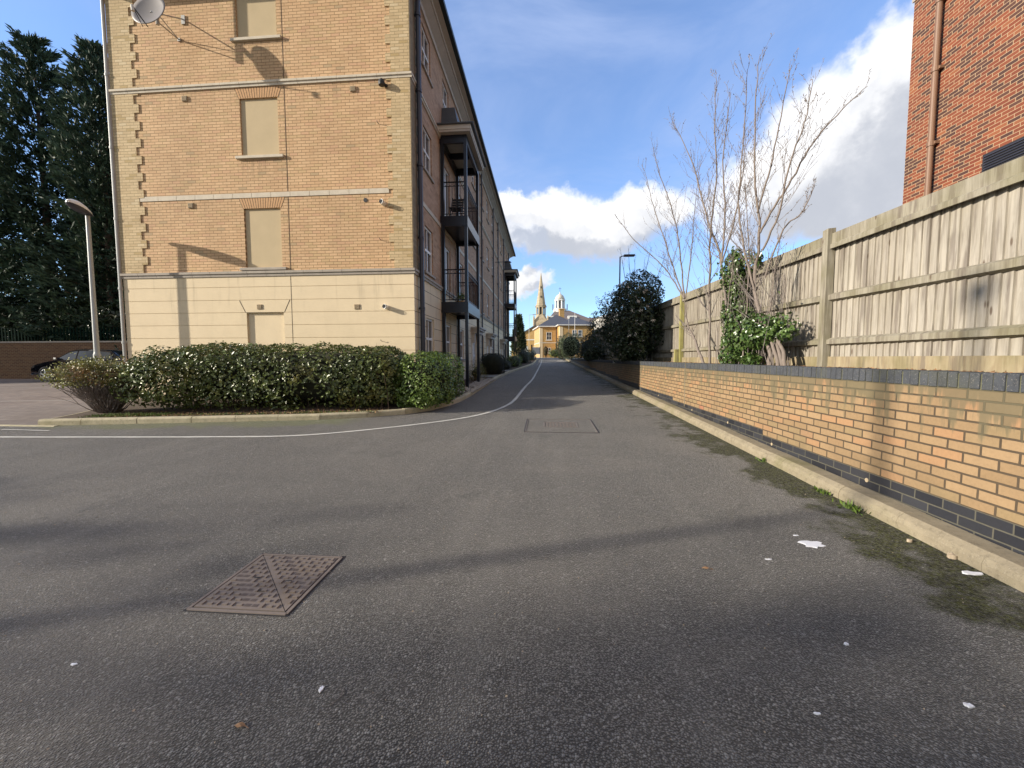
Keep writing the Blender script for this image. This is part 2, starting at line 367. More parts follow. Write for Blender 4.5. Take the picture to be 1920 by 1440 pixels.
M['lamp_grey'] = plain('lamp_grey', (0.38, 0.395, 0.385), .5, 0.2, var=.1)
M['lamp_head'] = plain('lamp_head', (0.80, 0.81, 0.80), .45, 0.0, var=.1)
M['dark'] = plain('dark', (0.02, 0.02, 0.022), .6)
M['dish'] = plain('dish', (0.22, 0.205, 0.20), .5, var=.12, scale=5)
M['brownpipe'] = plain('brownpipe', (0.20, 0.112, 0.068), .55, var=.12)
M['bark'] = plain('bark', (0.20, 0.165, 0.14), .9, var=.35, scale=20, bumpy=.5)
M['twig'] = plain('twig', (0.205, 0.175, 0.16), .8, var=.3, scale=14)
M['oldbark'] = plain('oldbark', (0.085, 0.06, 0.04), .9, var=.4, scale=12, bumpy=.5)
M['soil'] = plain('soil', (0.085, 0.058, 0.036), 1.0, var=.5, scale=14, bumpy=1.0)
M['grass'] = plain('grass', (0.10, 0.155, 0.03), .9, var=.35, scale=20)
def leafmat(name, a, b, c=None, rough=.4, spec=.5, transl=.15):
    m, t = mat(name); g = t.node('ShaderNodeNewGeometry'); r = g.outputs['Random Per Island']
    base = t.mix(r, a, b)
    if c: base = t.mix(t.ramp(t.noise(g.outputs['Position'], 2.2, 4.0), .5, .72, 0, .85), base, c)
    dk = t.ramp(t.noise(g.outputs['Position'], 4.5, 3.0), .25, .7, .55, 1.15)
    base = t.vm('SCALE', base); base.node.inputs['Scale'].default_value = 1.0; t.l.new(dk, base.node.inputs['Scale'])
    setp(t, base=base, rough=rough, spec=spec)
    tr = t.node('ShaderNodeBsdfTranslucent', {'Color': base}); mx = t.node('ShaderNodeMixShader', {0: transl, 1: t.b.outputs[0], 2: tr.outputs[0]})
    t.l.new(mx.outputs[0], t.o.inputs['Surface']); return m
M['hedge_leaf'] = leafmat('hedge_leaf', (0.065, 0.095, 0.024), (0.165, 0.205, 0.055), (0.22, 0.20, 0.05), rough=.36, spec=.5)
M['bush_leaf'] = leafmat('bush_leaf', (0.085, 0.15, 0.028), (0.21, 0.30, 0.06), rough=.35, spec=.6)
M['shrub_leaf'] = leafmat('shrub_leaf', (0.15, 0.17, 0.04), (0.30, 0.30, 0.075), (0.26, 0.12, 0.05), rough=.5)
M['dark_leaf'] = leafmat('dark_leaf', (0.018, 0.032, 0.014), (0.05, 0.075, 0.028), rough=.35, spec=.5)
M['conifer_leaf'] = leafmat('conifer_leaf', (0.020, 0.044, 0.032), (0.062, 0.105, 0.066), (0.078, 0.12, 0.06), rough=.65, spec=.25, transl=.08)
M['far_conifer'] = leafmat('far_conifer', (0.03, 0.05, 0.025), (0.06, 0.085, 0.035), rough=.7)
M['ivy_leaf'] = leafmat('ivy_leaf', (0.042, 0.09, 0.022), (0.125, 0.19, 0.05), rough=.3, spec=.7)
M['grey_leaf'] = leafmat('grey_leaf', (0.13, 0.17, 0.08), (0.26, 0.31, 0.16), rough=.6)
M['box_leaf'] = leafmat('box_leaf', (0.012, 0.015, 0.009), (0.028, 0.032, 0.015), rough=.6, spec=.3)
M['petal'] = plain('petal', (0.72, 0.66, 0.60), .6, var=.1)
M['dead_leaf'] = plain('dead_leaf', (0.30, 0.17, 0.08), .7, var=.3, scale=30)
def asphalt_mat():
    m, t = mat('asphalt'); p = t.pos(); s = t.sep(p)
    v = t.node('ShaderNodeTexVoronoi', {'Vector': p, 'Scale': 115.0, 'Randomness': 1.0}); v2 = t.node('ShaderNodeTexVoronoi', {'Vector': p, 'Scale': 62.0})
    stone = t.node('ShaderNodeSeparateColor', {0: v.outputs['Color']}).outputs[0]
    fine = t.noise(p, 260.0, 2.0, .7)
    patch = t.noise(p, .55, 6.0, .6, .4); patch2 = t.noise(t.vm('MULTIPLY', p, (.5, 2.2, 1)), 1.1, 5.0, .6)
    base = t.mix(stone, (0.050, 0.049, 0.046), (0.350, 0.336, 0.308))
    base = t.mix(t.ramp(v.outputs['Distance'], .26, .56, 0, .90), base, (0.013, 0.013, 0.0125))
    base = t.mix(t.ramp(stone, .965, .985, 0, .8), base, (0.42, 0.41, 0.38))
    base = t.mix(t.ramp(patch, .38, .68, 0, .55), base, t.mix(.5, base, (0.24, 0.215, 0.18)))
    base = t.mix(t.ramp(patch2, .52, .74, 0, .45), base, t.mix(.6, base, (0.015, 0.015, 0.016)))
    mid = t.noise(p, 48.0, 3.0, .7); base = t.mix(t.ramp(mid, .44, .62, 0, .45), base, t.mix(.75, base, (0.012, 0.012, 0.012)))
    track = t.noise(t.vm('MULTIPLY', p, (2.6, .22, 1)), 1.0, 4.0, .55); base = t.mix(t.ramp(track, .50, .66, 0, .30), base, t.mix(.6, base, (0.20, 0.19, 0.17)))
    spot = t.node('ShaderNodeTexVoronoi', {'Vector': t.vm('ADD', p, t.vm('SCALE', t.noise(p, 7.0, 3.0, out='Color'))), 'Scale': .55}).outputs['Distance']; base = t.mix(t.ramp(spot, .13, .05, 0, .5), base, (0.014, 0.014, 0.015))
    # moss creeping out from the foot of the right-hand kerb and along the left bed
    ms = t.noise(p, 2.4, 6.0, .65); d1 = t.math('SUBTRACT', 2.74, s[0])
    f = t.math('MULTIPLY', t.ramp(t.math('ADD', t.math('MULTIPLY', t.math('SUBTRACT', ms, .5), 2.8), t.math('MULTIPLY', t.math('SUBTRACT', .52, d1), t.ramp(s[1], 9.0, 2.5, .75, 1.35))), -.05, .40), t.ramp(s[0], 1.2, 1.6))
    f = t.math('MULTIPLY', f, t.ramp(s[0], 2.9, 2.8))
    mossc = t.mix(t.ramp(t.noise(p, 34.0, 5.0, .75), .38, .66), (0.012, 0.013, 0.006), (0.095, 0.105, 0.022))
    grit = t.ramp(t.noise(p, 55.0, 4.0, .75), .38, .56); f = t.math('MULTIPLY', f, t.math('ADD', .55, t.math('MULTIPLY', grit, .45))); mossf = f
    base = t.mix(f, base, mossc)
    d2 = t.math('SUBTRACT', t.math('ADD', 7.92, t.math('MULTIPLY', s[0], .13)), s[1])
    f2 = t.math('MULTIPLY', t.ramp(t.math('ADD', t.math('MULTIPLY', t.math('SUBTRACT', ms, .48), 1.6), t.math('SUBTRACT', .45, d2)), 0, .35), t.ramp(s[0], -3.4, -4.2))
    f2 = t.math('MULTIPLY', f2, t.math('MULTIPLY', t.ramp(s[0], -9.4, -9.0), t.ramp(s[1], 6.2, 6.5)))
    base = t.mix(t.math('MULTIPLY', f2, .8), base, (0.10, 0.12, 0.02))
    h = t.math('ADD', t.math('MULTIPLY', t.ramp(v.outputs['Distance'], .22, .62), -.8), t.math('MULTIPLY', fine, .45))
    h = t.math('ADD', h, t.math('MULTIPLY', stone, .75))
    setp(t, base=base, rough=t.ramp(fine, .2, .8, .62, .95), spec=.35, normal=bump(t, h, 1.0, .009))
    t.l.new(t.math('MULTIPLY', t.math('SUBTRACT', 1.0, mossf, clamp=True), .38), t.b.inputs['Sheen Weight']); t.b.inputs['Sheen Roughness'].default_value = .38; t.b.inputs['Sheen Tint'].default_value = (1, .965, .90, 1); return m
M['asphalt'] = asphalt_mat()
def paving_mat():
    m, t = mat('block_paving'); p = t.pos()
    br = t.node('ShaderNodeTexBrick', {'Vector': p, 'Color1': (0.19, 0.16, 0.142), 'Color2': (0.26, 0.22, 0.19), 'Mortar': (0.11, 0.09, 0.07), 'Scale': 1.0, 'Mortar Size': .004, 'Brick Width': .2, 'Row Height': .1})
    b = t.mix(t.ramp(t.noise(p, .8, 5.0), .3, .8, 0, .5), br.outputs['Color'], (0.14, 0.11, 0.095))
    b = t.mix(t.ramp(t.noise(t.vm('MULTIPLY', p, (.4, 2.6, 1)), 1.4, 5.0, .6), .52, .7, 0, .35), b, (0.32, 0.28, 0.25))
    setp(t, base=b, rough=.9, spec=.25, normal=bump(t, t.noise(p, 60.0, 3.0), .3, .004)); return m
M['paving'] = paving_mat()
def concrete_mat(name, c, moss=.35):
    m, t = mat(name); p = t.pos(); n = t.noise(p, 7.0, 6.0, .7); n2 = t.noise(p, 120.0, 3.0, .6); v = t.node('ShaderNodeTexVoronoi', {'Vector': p, 'Scale': 90.0}).outputs['Distance']
    b = t.mix(n, tuple(x*.52 for x in c), tuple(min(1, x*1.25) for x in c))
    b = t.mix(t.ramp(t.noise(p, 22.0, 4.0, .7), .5, .68, 0, .4), b, tuple(x*.4 for x in c))
    b = t.mix(t.ramp(n2, .58, .75, 0, .4), b, (0.55, 0.5, 0.42)); b = t.mix(t.ramp(v, .25, .05, 0, .35), b, (0.1, 0.09, 0.07))
    b = t.mix(t.ramp(t.noise(p, 1.7, 5.0, .6), .45, .75, 0, moss), b, (0.14, 0.14, 0.045))
    setp(t, base=b, rough=.92, spec=.2, normal=bump(t, t.math('ADD', n2, t.math('MULTIPLY', v, .6)), .5, .004)); return m
M['kerb'] = concrete_mat('kerb', (0.31, 0.265, 0.185), .5); M['kerb_left'] = concrete_mat('kerb_left', (0.55, 0.49, 0.34), .3)
M['flag'] = concrete_mat('flag', (0.28, 0.27, 0.25), .1)
M['coping'] = concrete_mat('coping', (0.075, 0.082, 0.095), .25)
M['paint'] = concrete_mat('paint', (0.62, 0.61, 0.56), .05)
M['coping_mortar'] = plain('coping_mortar', (0.13, 0.13, 0.075), .9, var=.4, scale=10)
M['grille'] = plain('grille', (0.40, 0.32, 0.21), .8)
M['scrap'] = plain('scrap', (0.78, 0.79, 0.82), .7, var=.06, scale=40)
M['pebble'] = plain('pebble', (0.42, 0.34, 0.24), .8, var=.3, scale=60)
M['palegravel'] = plain('palegravel', (0.36, 0.33, 0.29), .85, var=.4, scale=12)
def iron_mat():
    m, t = mat('rusty_iron'); p = t.pos(); n = t.noise(p, 16.0, 6.0, .7)
    b = t.mix(n, (0.155, 0.128, 0.110), (0.27, 0.225, 0.190)); b = t.mix(t.ramp(t.noise(p, 5.0, 4.0), .5, .7, 0, .5), b, (0.17, 0.13, 0.095))
    setp(t, base=b, rough=.62, metal=.15, normal=bump(t, t.noise(p, 150.0, 3.0), .4, .002)); return m
M['iron'] = iron_mat()
def wood_mat(name, a, b, green=.3):
    m, t = mat(name); g = t.node('ShaderNodeNewGeometry'); p = g.outputs['Position']; r = g.outputs['Random Per Island']
    off = t.comb(t.math('MULTIPLY', r, 31.0), t.math('MULTIPLY', r, 17.0), 0.0)
    q = t.vm('ADD', t.vm('MULTIPLY', p, (9.0, 9.0, .85)), off)
    n = t.noise(q, 2.2, 6.0, .65, .8); fine = t.noise(t.vm('ADD', t.vm('MULTIPLY', p, (60, 60, 3.0)), off), 2.0, 4.0, .6)
    c = t.mix(t.ramp(n, .3, .72), a, b); c = t.mix(t.ramp(r, 0, 1, 0, .45), c, t.mix(.5, c, (0.20, 0.165, 0.115)))
    st = t.noise(t.vm('ADD', t.vm('MULTIPLY', p, (5, 5, .5)), off), 2.0, 4.0, .6); c = t.mix(t.ramp(st, .50, .64, 0, .6), c, (0.125, 0.10, 0.085))
    kn = t.node('ShaderNodeTexVoronoi', {'Vector': t.vm('ADD', t.vm('MULTIPLY', p, (5.5, 5.5, 2.0)), off), 'Scale': 1.0}).outputs['Distance']
    c = t.mix(t.ramp(kn, .11, .05, 0, .75), c, (0.085, 0.05, 0.03))
    s = t.sep(p); gr = t.math('MULTIPLY', t.ramp(t.noise(p, 2.0, 5.0), .42, .68), green); c = t.mix(gr, c, (0.13, 0.12, 0.045))
    setp(t, base=c, rough=.85, spec=.25, normal=bump(t, t.math('ADD', t.math('MULTIPLY', fine, .6), n), .5, .004)); return m
M['board'] = wood_mat('board', (0.46, 0.425, 0.36), (0.31, 0.28, 0.235), .08)
M['rail'] = wood_mat('rail', (0.34, 0.315, 0.25), (0.20, 0.18, 0.135), .4)
M['newpost'] = wood_mat('newpost', (0.36, 0.34, 0.13), (0.28, 0.26, 0.09), .3)
M['gravelboard'] = wood_mat('gravelboard', (0.40, 0.34, 0.22), (0.27, 0.21, 0.13), .5)
def carpaint():
    m, t = mat('car_paint'); setp(t, base=(0.006, 0.009, 0.02), rough=.25, spec=.5, coat=1.0); return m
M['carpaint'] = carpaint()
def cp(name, c):
    m, t = mat(name); setp(t, base=c, rough=.3, metal=.3, coat=.8); return m
M['silver'] = cp('silver', (0.42, 0.43, 0.45))
M['tyre'] = plain('tyre', (0.015, 0.015, 0.016), .85); M['rim'] = plain('rim', (0.30, 0.31, 0.33), .3, .8, var=.05)
M['carglass'] = glass_mat('carglass', (0.015, 0.018, 0.022), .03)
M['green_metal'] = plain('green_metal', (0.004, 0.014, 0.010), .95, spec=.05)
M['lampglass'] = plain('lampglass', (0.55, 0.55, 0.52), .2, var=.03)
M['clay'] = plain('clay', (0.42, 0.27, 0.12), .8)
# ---------------------------------------------------------------- the setting
def sheet(name, polys, dz, m):
    b = MB()
    for poly in polys: b.add([(x, y, G(y)+dz) for x, y in poly], [tuple(range(len(poly)))])
    return tag(b.build(name, m), kind='structure')
b = MB(); ys = [-60, 0, 58, 140, 600, 1500]
for y0, y1 in zip(ys, ys[1:]):
    z = [G(min(y, 140)) for y in (y0, y1)]
    b.add([(-600, y0, z[0]-.012), (600, y0, z[0]-.012), (600, y1, z[1]-.012), (-600, y1, z[1]-.012)], [(0, 1, 2, 3)])
tag(b.build('ground', M['grass']), kind='structure')
sheet('road', [[(-60, -30), (2.95, -30), (2.95, 58), (-60, 58)], [(-60, 58), (40, 58), (40, 98), (-60, 98)]], 0.0, M['asphalt'])
sheet('car_park', [[(-9.45, 6.62), (-10.1, 8.2), (-12.5, 12.4), (-12.5, 17.98), (-58, 17.98), (-58, 6.3)]], .004, M['paving'])
b = MB()
b.box(3.2, 90, -12, 57.0, 1.0, 1.33)
tag(b.build('raised_ground', M['soil']), kind='structure')
LK = [(-9.42, 6.66), (-8.70, 6.79), (-6.8, 7.14), (-4.48, 7.61), (-3.65, 7.93), (-2.99, 8.36), (-2.62, 8.9), (-2.38, 9.6), (-2.25, 10.4), (-2.19, 11.6), (-2.2, 15.3), (-2.2, 19.3), (-2.05, 23), (-1.81, 26.1), (-1.45, 30.5), (-1.05, 36), (-.95, 42), (-.95, 57)]
bed = LK[1:13]+[(-2.2, 23), (-3.45, 23), (-3.45, 10.45), (-11.75, 10.45), (-11.2, 10.4), (-9.9, 8.14)]
b = MB(); inner = [(x-.0, y+.0) for x, y in LK]
zz = lambda x, y: (x, y, G(y)+.095)
b.add([zz(*p) for p in [(-9.38, 6.74), (-8.7, 6.86), (-6.8, 7.2), (-4.5, 7.68), (-4.5, 10.45), (-11.2, 10.45), (-10.0, 8.2)]], [(0,1,2,3,4,5,6)])
b.add([zz(*p) for p in [(-4.5, 7.68), (-3.65, 8.0), (-3.05, 8.42), (-2.68, 9.0), (-2.45, 9.7), (-2.3, 10.5), (-3.45, 10.45), (-4.5, 10.45)]], [tuple(range(8))])
b.add([zz(*p) for p in [(-3.45, 10.45), (-2.3, 10.5), (-2.25, 19.3), (-2.1, 23), (-1.87, 26.1), (-1.5, 30.5), (-1.1, 36), (-1.0, 42), (-1.0, 56), (-3.45, 56)]], [tuple(range(10))])
tag(b.build('planting_bed', M['soil']), kind='structure')
def kerb(name, line, w_, h_, m, seg=.915, side=1, round_=.0, g=.005, rough=.004):
    """precast units laid along a polyline, joints left open"""
    L = [Vector((x, y)) for x, y in line]; out = [L[0]]; b = MB()
    pts = []
    for a, c in zip(L, L[1:]):
        n = max(1, round((c-a).length/seg))
        for k in range(n): pts.append(a.lerp(c, k/n))
    pts.append(L[-1])
    for a, c in zip(pts, pts[1:]):
        d = (c-a).normalized(); nrm = Vector((-d.y, d.x))*side
        a2, c2 = a+d*g, c-d*g; dz = random.uniform(-rough, rough); dn = random.uniform(-rough, rough)
        prof = [(0, -.06), (0.0, h_-.035-round_*.5), (.008+round_*.1, h_-.018-round_*.2), (.028+round_*.45, h_), (w_, h_), (w_, -.06)]
        vs = []
        for p in (a2, c2):
            for (u, v) in prof: q = p+nrm*(u+dn); vs.append((q.x, q.y, G(p.y)+v+dz))
        n = len(prof); b.add(vs, [tuple(range(n)), tuple(range(n, 2*n))[::-1]]+[(i, n+i, n+(i+1) % n, (i+1) % n) for i in range(n)])
    return tag(b.build(name, m), kind='structure')
kerb('kerb', LK, .125, .115, M['kerb_left'], side=1)
kerb('kerb_edging', [(-9.42, 6.70), (-9.72, 7.5), (-10.1, 8.3), (-10.7, 9.5), (-11.3, 10.4)], .06, .10, M['kerb_left'], side=-1)
kerb('kerb_right', [(2.72, .2), (2.72, 57)], .21, .12, M['kerb'], side=-1, round_=.06, seg=.305, g=.0004, rough=.0022)
kerb('paving_edge', [(-40, 6.25), (-9.0, 6.58)], .10, .016, M['kerb_left'], side=1)
def ribbon(name, line, w_, m, dz=.006, gaps=()):
    P = smooth_line([(x, y, 0) for x, y in line], 6); b = MB(); L = []; R_ = []
    for i, p in enumerate(P):
        d = (P[min(i+1, len(P)-1)]-P[max(i-1, 0)]).normalized(); n = Vector((-d.y, d.x, 0)); ww = w_*(1+.10*math.sin(i*1.7))
        L.append(p+n*ww/2); R_.append(p-n*ww/2)
    for i in range(len(P)-1):
        if any(g0 < P[i].y < g1 for g0, g1 in gaps): continue
        a, c, d, e = R_[i], R_[i+1], L[i+1], L[i]
        b.quad(*[(q.x, q.y, G(q.y)+dz) for q in (a, c, d, e)])
    return tag(b.build(name, m), kind='structure')
ribbon('road_marking', [(-22, 5.3), (-12, 5.6), (-8.78, 5.72), (-7.03, 5.83), (-5.4, 5.95), (-3.99, 6.15), (-2.84, 6.84), (-1.80, 7.77), (-1.24, 8.68), (-.94, 9.8), (-.82, 10.94), (-.76, 13), (-.70, 15.11), (-.54, 19.35), (-.43, 29.9), (-.35, 40), (-.33, 55)], .085, M['paint'], gaps=((16.2, 16.5),))
b = MB()
for x0, y0, x1, y1, ww in ((-16.5, 9.6, -13.2, 10.1, .06), (-21.5, 13.6, -17.4, 13.9, .06), (-9.6, 6.25, -8.6, 6.2, .05)):
    b.quad((x0, y0, G(y0)+.009), (x1, y1, G(y1)+.009), (x1, y1+ww, G(y1)+.009), (x0, y0+ww, G(y0)+.009))
tag(b.build('bay_marking', M['paint']), kind='structure')
sheet('path', [[(-3.45, 18.6), (-2.35, 18.6), (-2.35, 20.8), (-3.45, 20.8)], [(-3.45, 23.6), (-2.15, 23.6), (-2.1, 26.0), (-3.45, 26.0)]], .104, M['flag'])
# ---------------------------------------------------------------- the apartment building on the left
FX, GY, LX, EY = -3.45, 10.45, -11.75, 39.3
GP = lambda u, v, n: (u, GY-n, v)            # gable, facing the camera
FP = lambda u, v, n: (FX+n, u, v)            # long front, facing the lane
apt = thing('apartment_building', (-7.6, 25, G(10)), 'four storey buff brick apartment building with a cream rendered ground floor and two navy balconies', 'building')
# gable
Z0 = .2; ZL, ZM, ZS, ZT = 3.70, 5.78, 8.62, 11.45
holes = [(-8.14, -7.07, .0, 2.72)]
b = MB(); wall_holes(b, GP, LX, FX, Z0, ZL, holes, .05)
zs = [Z0, 1.34, 1.69, 2.04, 2.39, 2.73, 3.07, 3.42, ZL]
for a, c in zip(zs, zs[1:]):
    for u0, u1 in ((LX, -8.14), (-7.07, FX+.02)) if c <= 2.74 else ((LX, FX+.02),):
        b.box(u0, u1, GY-.014, GY, a+(.006 if a > Z0 else 0), c-.006)
b.build('ground_floor_wall', M['render'], apt)
gh = [(-8.09, -7.03, 6.86, 8.34), (-8.10, -7.06, 3.93, 5.50), (-8.09, -6.98, 9.84, 11.2)]
b = MB(); wall_holes(b, GP, LX, FX, ZL, ZT, gh, .045); b.build('gable_wall', M['gable_brick'], apt)
for (u0, u1, v0, v1) in holes+gh:
    b = MB(); dpt = .05 if v1 < 3 else .045; b.box(u0, u1, GY+dpt, GY+dpt+.03, max(v0, Z0), v1)
    o = b.build('blind_window', M['render'] if v1 < 3 else M['render_panel'], apt)
    if v1 > 3:
        b = MB(); b.box(u0-.14, u1+.14, GY-.07, GY+.045, v0-.075, v0-.003); b.build('window_sill', M['stone'] if v0 > 4 else M['stone_grey'], o, bevel=.008)
    if 5 < v1 < 9:                                                          # flat arch of gauged bricks
        b = MB(); n = 17; vt = 8.615 if v1 > 6 else 5.775
        b.add([GP(u0-.02, v1+.003, .003), GP(u1+.02, v1+.003, .003), GP(u1+.13, vt, .003), GP(u0-.13, vt, .003)], [(0, 1, 2, 3)], 1)
        for i in range(n):
            f0, f1 = i/n, (i+1)/n; g = .014
            lo = lambda f: u0-.02+(u1-u0+.04)*f; hi = lambda f: u0-.13+(u1-u0+.26)*f
            b.add([GP(lo(f0)+g, v1+.003, .006), GP(lo(f1), v1+.003, .006), GP(hi(f1), vt, .006), GP(hi(f0)+g, vt, .006)], [(0, 1, 2, 3)])
        b.build('brick_arch', [M['soldier'], M['joint']], o)
b = MB(); b.box(-6.842, -6.826, GY-.016, GY-.0145, Z0, ZL); b.box(-6.842, -6.826, GY-.004, GY-.001, ZL+.16, ZS-.01); b.box(-6.842, -6.826, GY-.004, GY-.001, ZS+.15, ZT)
b.build('movement_joint', M['joint'], apt)
b = MB()                                                                     # splayed grooves over the blind doorway
for (a, c) in (((-8.33, 3.06), (-8.17, 2.74)), ((-6.88, 3.06), (-7.04, 2.74))):
    b.add([GP(a[0]-.01, a[1], .0165), GP(a[0]+.01, a[1], .0165), GP(c[0]+.01, c[1], .0165), GP(c[0]-.01, c[1], .0165)], [(0, 1, 2, 3)])
b.add([GP(-8.17, 2.735, .0165), GP(-7.04, 2.735, .0165), GP(-7.04, 2.722, .0165), GP(-8.17, 2.722, .0165)], [(0,1,2,3)])
b.build('splayed_groove', M['joint'], apt)
# quoins step every three courses
b = MB(); b2 = MB()
z = ZL+.15; k = 0
while z < ZT-.01:
    z1 = min(z+.225, ZT)
    wl = .78 if k % 2 else .64; wr = .63 if k % 2 else .50
    b.box(LX-.02, LX+wl, GY-.024, GY, z, z1-.001); b2.box(FX-wr, FX+.0, GY-.024, GY, z, z1-.001)
    z += .225; k += 1
b.build('quoins', M['quoin_brick'], apt); b2.build('quoins', M['quoin_brick'], apt)
b = MB(); z = ZL+.15; k = 0
while z < ZT-.3:
    b.box(FX, FX+.022, GY-.02, GY+(.42 if k % 2 else .55), z, z+.224); z += .225; k += 1
b.build('front_quoins', M['facade_quoin'], apt)
def moulding(name, zb, zt, out, m, gable=(LX-.04, FX+.06), front=True):
    b = MB(); h = zt-zb; x = gable[0]
    while x < gable[1]-.01:                                                  # cast units with fine joints
        x1 = min(x+.535, gable[1]); pr = [(-GY+0, 0)]
        b.add([(x+.003, GY, zb), (x1-.003, GY, zb), (x1-.003, GY-out*.55, zb), (x+.003, GY-out*.55, zb), (x+.003, GY-out*.6, zb+h*.45), (x1-.003, GY-out*.6, zb+h*.45),
               (x+.003, GY-out, zb+h*.55), (x1-.003, GY-out, zb+h*.55), (x+.003, GY-out, zt), (x1-.003, GY-out, zt), (x+.003, GY, zt+.012), (x1-.003, GY, zt+.012)],
              [(0,1,2,3), (3,2,5,4), (4,5,7,6), (6,7,9,8), (8,9,11,10), (0,3,4,6,8,10), (1,11,9,7,5,2)]); x = x1
    if front:
        b.box(FX, FX+out, GY-out*.0, EY, zb+h*.55, zt); b.box(FX, FX+out*.6, GY, EY, zb, zb+h*.55-.001)
    b.build(name, m, apt)
moulding('ledge', ZL, ZL+.135, .07, M['stone_grey']); moulding('string_course', ZS, ZS+.12, .065, M['stone'])
b = MB(); x = -11.1
while x < -4.06: b.box(x+.002, x+.535, GY-.018, GY, ZM, ZM+.125); x = x+.5424
b.box(FX, FX+.02, GY+.56, EY, ZM, ZM+.125); b.build('stone_band', M['stone'], apt)
# front
COLS = [11.95, 14.25, 16.55, 19.6, 22.3, 24.45, 26.8, 29.9, 31.9, 34.7, 36.3, 38.3]
ops = []   # (y0, y1, z0, z1, kind)
for i, c in enumerate(COLS):
    dr = i in (1, 2, 9, 10)
    if i in (3, 5, 8): ops.append((c-.55, c+.55, .5, 2.62+(.02*c-.2 if 0 else 0), 'door'))
    else: ops.append((c-.42, c+.42, 1.45 if c < 20 else 1.6, 2.66, 'sash'))
    ops.append((c-.45, c+.45, 3.35, 5.36, 'glazed_door') if dr else (c-.42, c+.42, 4.0, 5.32, 'sash'))
    ops.append((c-.45, c+.45, 6.15, 8.08, 'glazed_door') if dr else (c-.42, c+.42, 6.9, 8.1, 'sash'))
    ops.append((c-.42, c+.42, 9.72, 10.86, 'sash'))
lo = [o for o in ops if o[3] < 3.0]; hi = [o for o in ops if o[3] > 3.0]
b = MB(); wall_holes(b, FP, GY, EY, Z0, ZL, lo, .10); b.build('front_ground_wall', M['render'], apt)
b = MB(); wall_holes(b, FP, GY, EY, ZL, ZT, hi, .10); b.build('front_wall', M['facade_brick'], apt)
b = MB()
for zz_ in zs[1:-1]:
    cuts = sorted([(o[0]-.0, o[1]) for o in lo if o[2] < zz_ < o[3]]); y = GY
    for c0, c1 in cuts+[(EY, EY)]:
        if c0 > y: b.box(FX, FX+.0025, y, c0, zz_-.006, zz_+.006)
        y = c1
b.build('render_grooves', M['joint'], apt)
for (y0, y1, z0, z1, kd) in ops:
    n0 = -.10; f = .055; b = MB(FP)
    fb = lambda u0, u1, v0, v1, d0=-.10, d1=-.045: b.box(u0, u1, v0, v1, d0, d1)
    fb(y0, y0+f, z0, z1); fb(y1-f, y1, z0, z1); fb(y0+f, y1-f, z1-f, z1); fb(y0+f, y1-f, z0, z0+f+(.16 if kd != 'sash' else 0))
    if kd == 'sash':
        zm = (z0+z1)/2; fb(y0+f, y1-f, zm-.035, zm+.035, -.095, -.05); cm = (y0+y1)/2; fb(cm-.018, cm+.018, z0+f, zm-.035, -.092, -.055); fb(cm-.018, cm+.018, zm+.035, z1-f, -.092, -.055)
    elif kd == 'glazed_door':
        cm = (y0+y1)/2; fb(cm-.045, cm+.045, z0+f+.16, z1-f, -.095, -.05)
    else:
        fb(y0+f, y1-f, z0+1.05, z0+1.15, -.095, -.05); fb(y0+f, y1-f, z1-.42, z1-.34, -.095, -.05)
    wo = b.build('window' if kd == 'sash' else 'door', M['white'], apt)
    b = MB(FP); b.box(y0+f, y1-f, z0+f, z1-f, -.105, -.085)
    b.build('pane' if kd != 'door' else 'door_panel', M['glass'] if kd != 'door' else M['offwhite'], wo)
    if kd == 'sash':
        b = MB(FP); b.box(y0-.10, y1+.10, z0-.07, z0-.002, -.10, .055); b.build('sill', M['stone_grey'], wo)
    if kd == 'door':
        b = MB(FP); zt = z1+.33
        b.box(y0-.42, y1+.42, zt-.07, zt, 0, .46); b.box(y0-.36, y1+.36, zt-.16, zt-.071, 0, .40); b.box(y0-.32, y1+.32, zt-.30, zt-.161, 0, .30)
        for q in (y0-.26, y1+.08): b.prism([(0, zt-.301), (.26, zt-.301), (.22, zt-.42), (.09, zt-.55), (.06, zt-.72), (0, zt-.78)], 0, .18, 'y') if 0 else b.box(q, q+.18, zt-.75, zt-.301, 0, .17)
        b.build('door_canopy', M['cornice'], wo)
        for q in (y0-.24, y1+.06): b = MB(FP); b.box(q, q+.18, .45, zt-.751, 0, .06); b.build('pilaster', M['white'], wo)
# cornice, gutter, roof, other walls
cor = [(0, 11.08), (.05, 11.08), (.07, 11.17), (.12, 11.20), (.27, 11.30), (.31, 11.31), (.32, 11.37), (.47, 11.40), (.47, 11.50), (0, 11.50)]
b = MB(); n = len(cor)
def loop(cx0, cy0, cx1, cy1):
    return [[(FX+o_, GY-o_, z_) for o_, z_ in cor], [(FX+o_, EY+o_, z_) for o_, z_ in cor]]
A, B_ = loop(0, 0, 0, 0); C_ = [(LX-o_, GY-o_, z_) for o_, z_ in cor]; D_ = [(LX-o_, EY+o_, z_) for o_, z_ in cor]
rings = [C_, A, B_, D_, C_]; vs = []; fs = []
for r_ in rings: vs += r_
for i in range(4):
    for k in range(n-1): a0 = i*n+k; fs.append((a0, a0+n, a0+n+1, a0+1))
b.add(vs, fs); b.build('cornice', M['cornice'], apt)
b = MB()
b.box(FX+.471, FX+.60, GY-.60, EY+.6, 11.42, 11.54); b.box(LX-.60, FX+.47, GY-.60, GY-.471, 11.42, 11.54); b.box(LX-.6, LX-.471, GY-.47, EY+.6, 11.42, 11.54)
b.build('gutter', M['gutter'], apt)
b = MB(); o_ = .58; x0, x1, y0, y1 = LX-o_, FX+o_, GY-o_, EY+o_; xm = (x0+x1)/2; h = 14.2; q = (x1-x0)/2
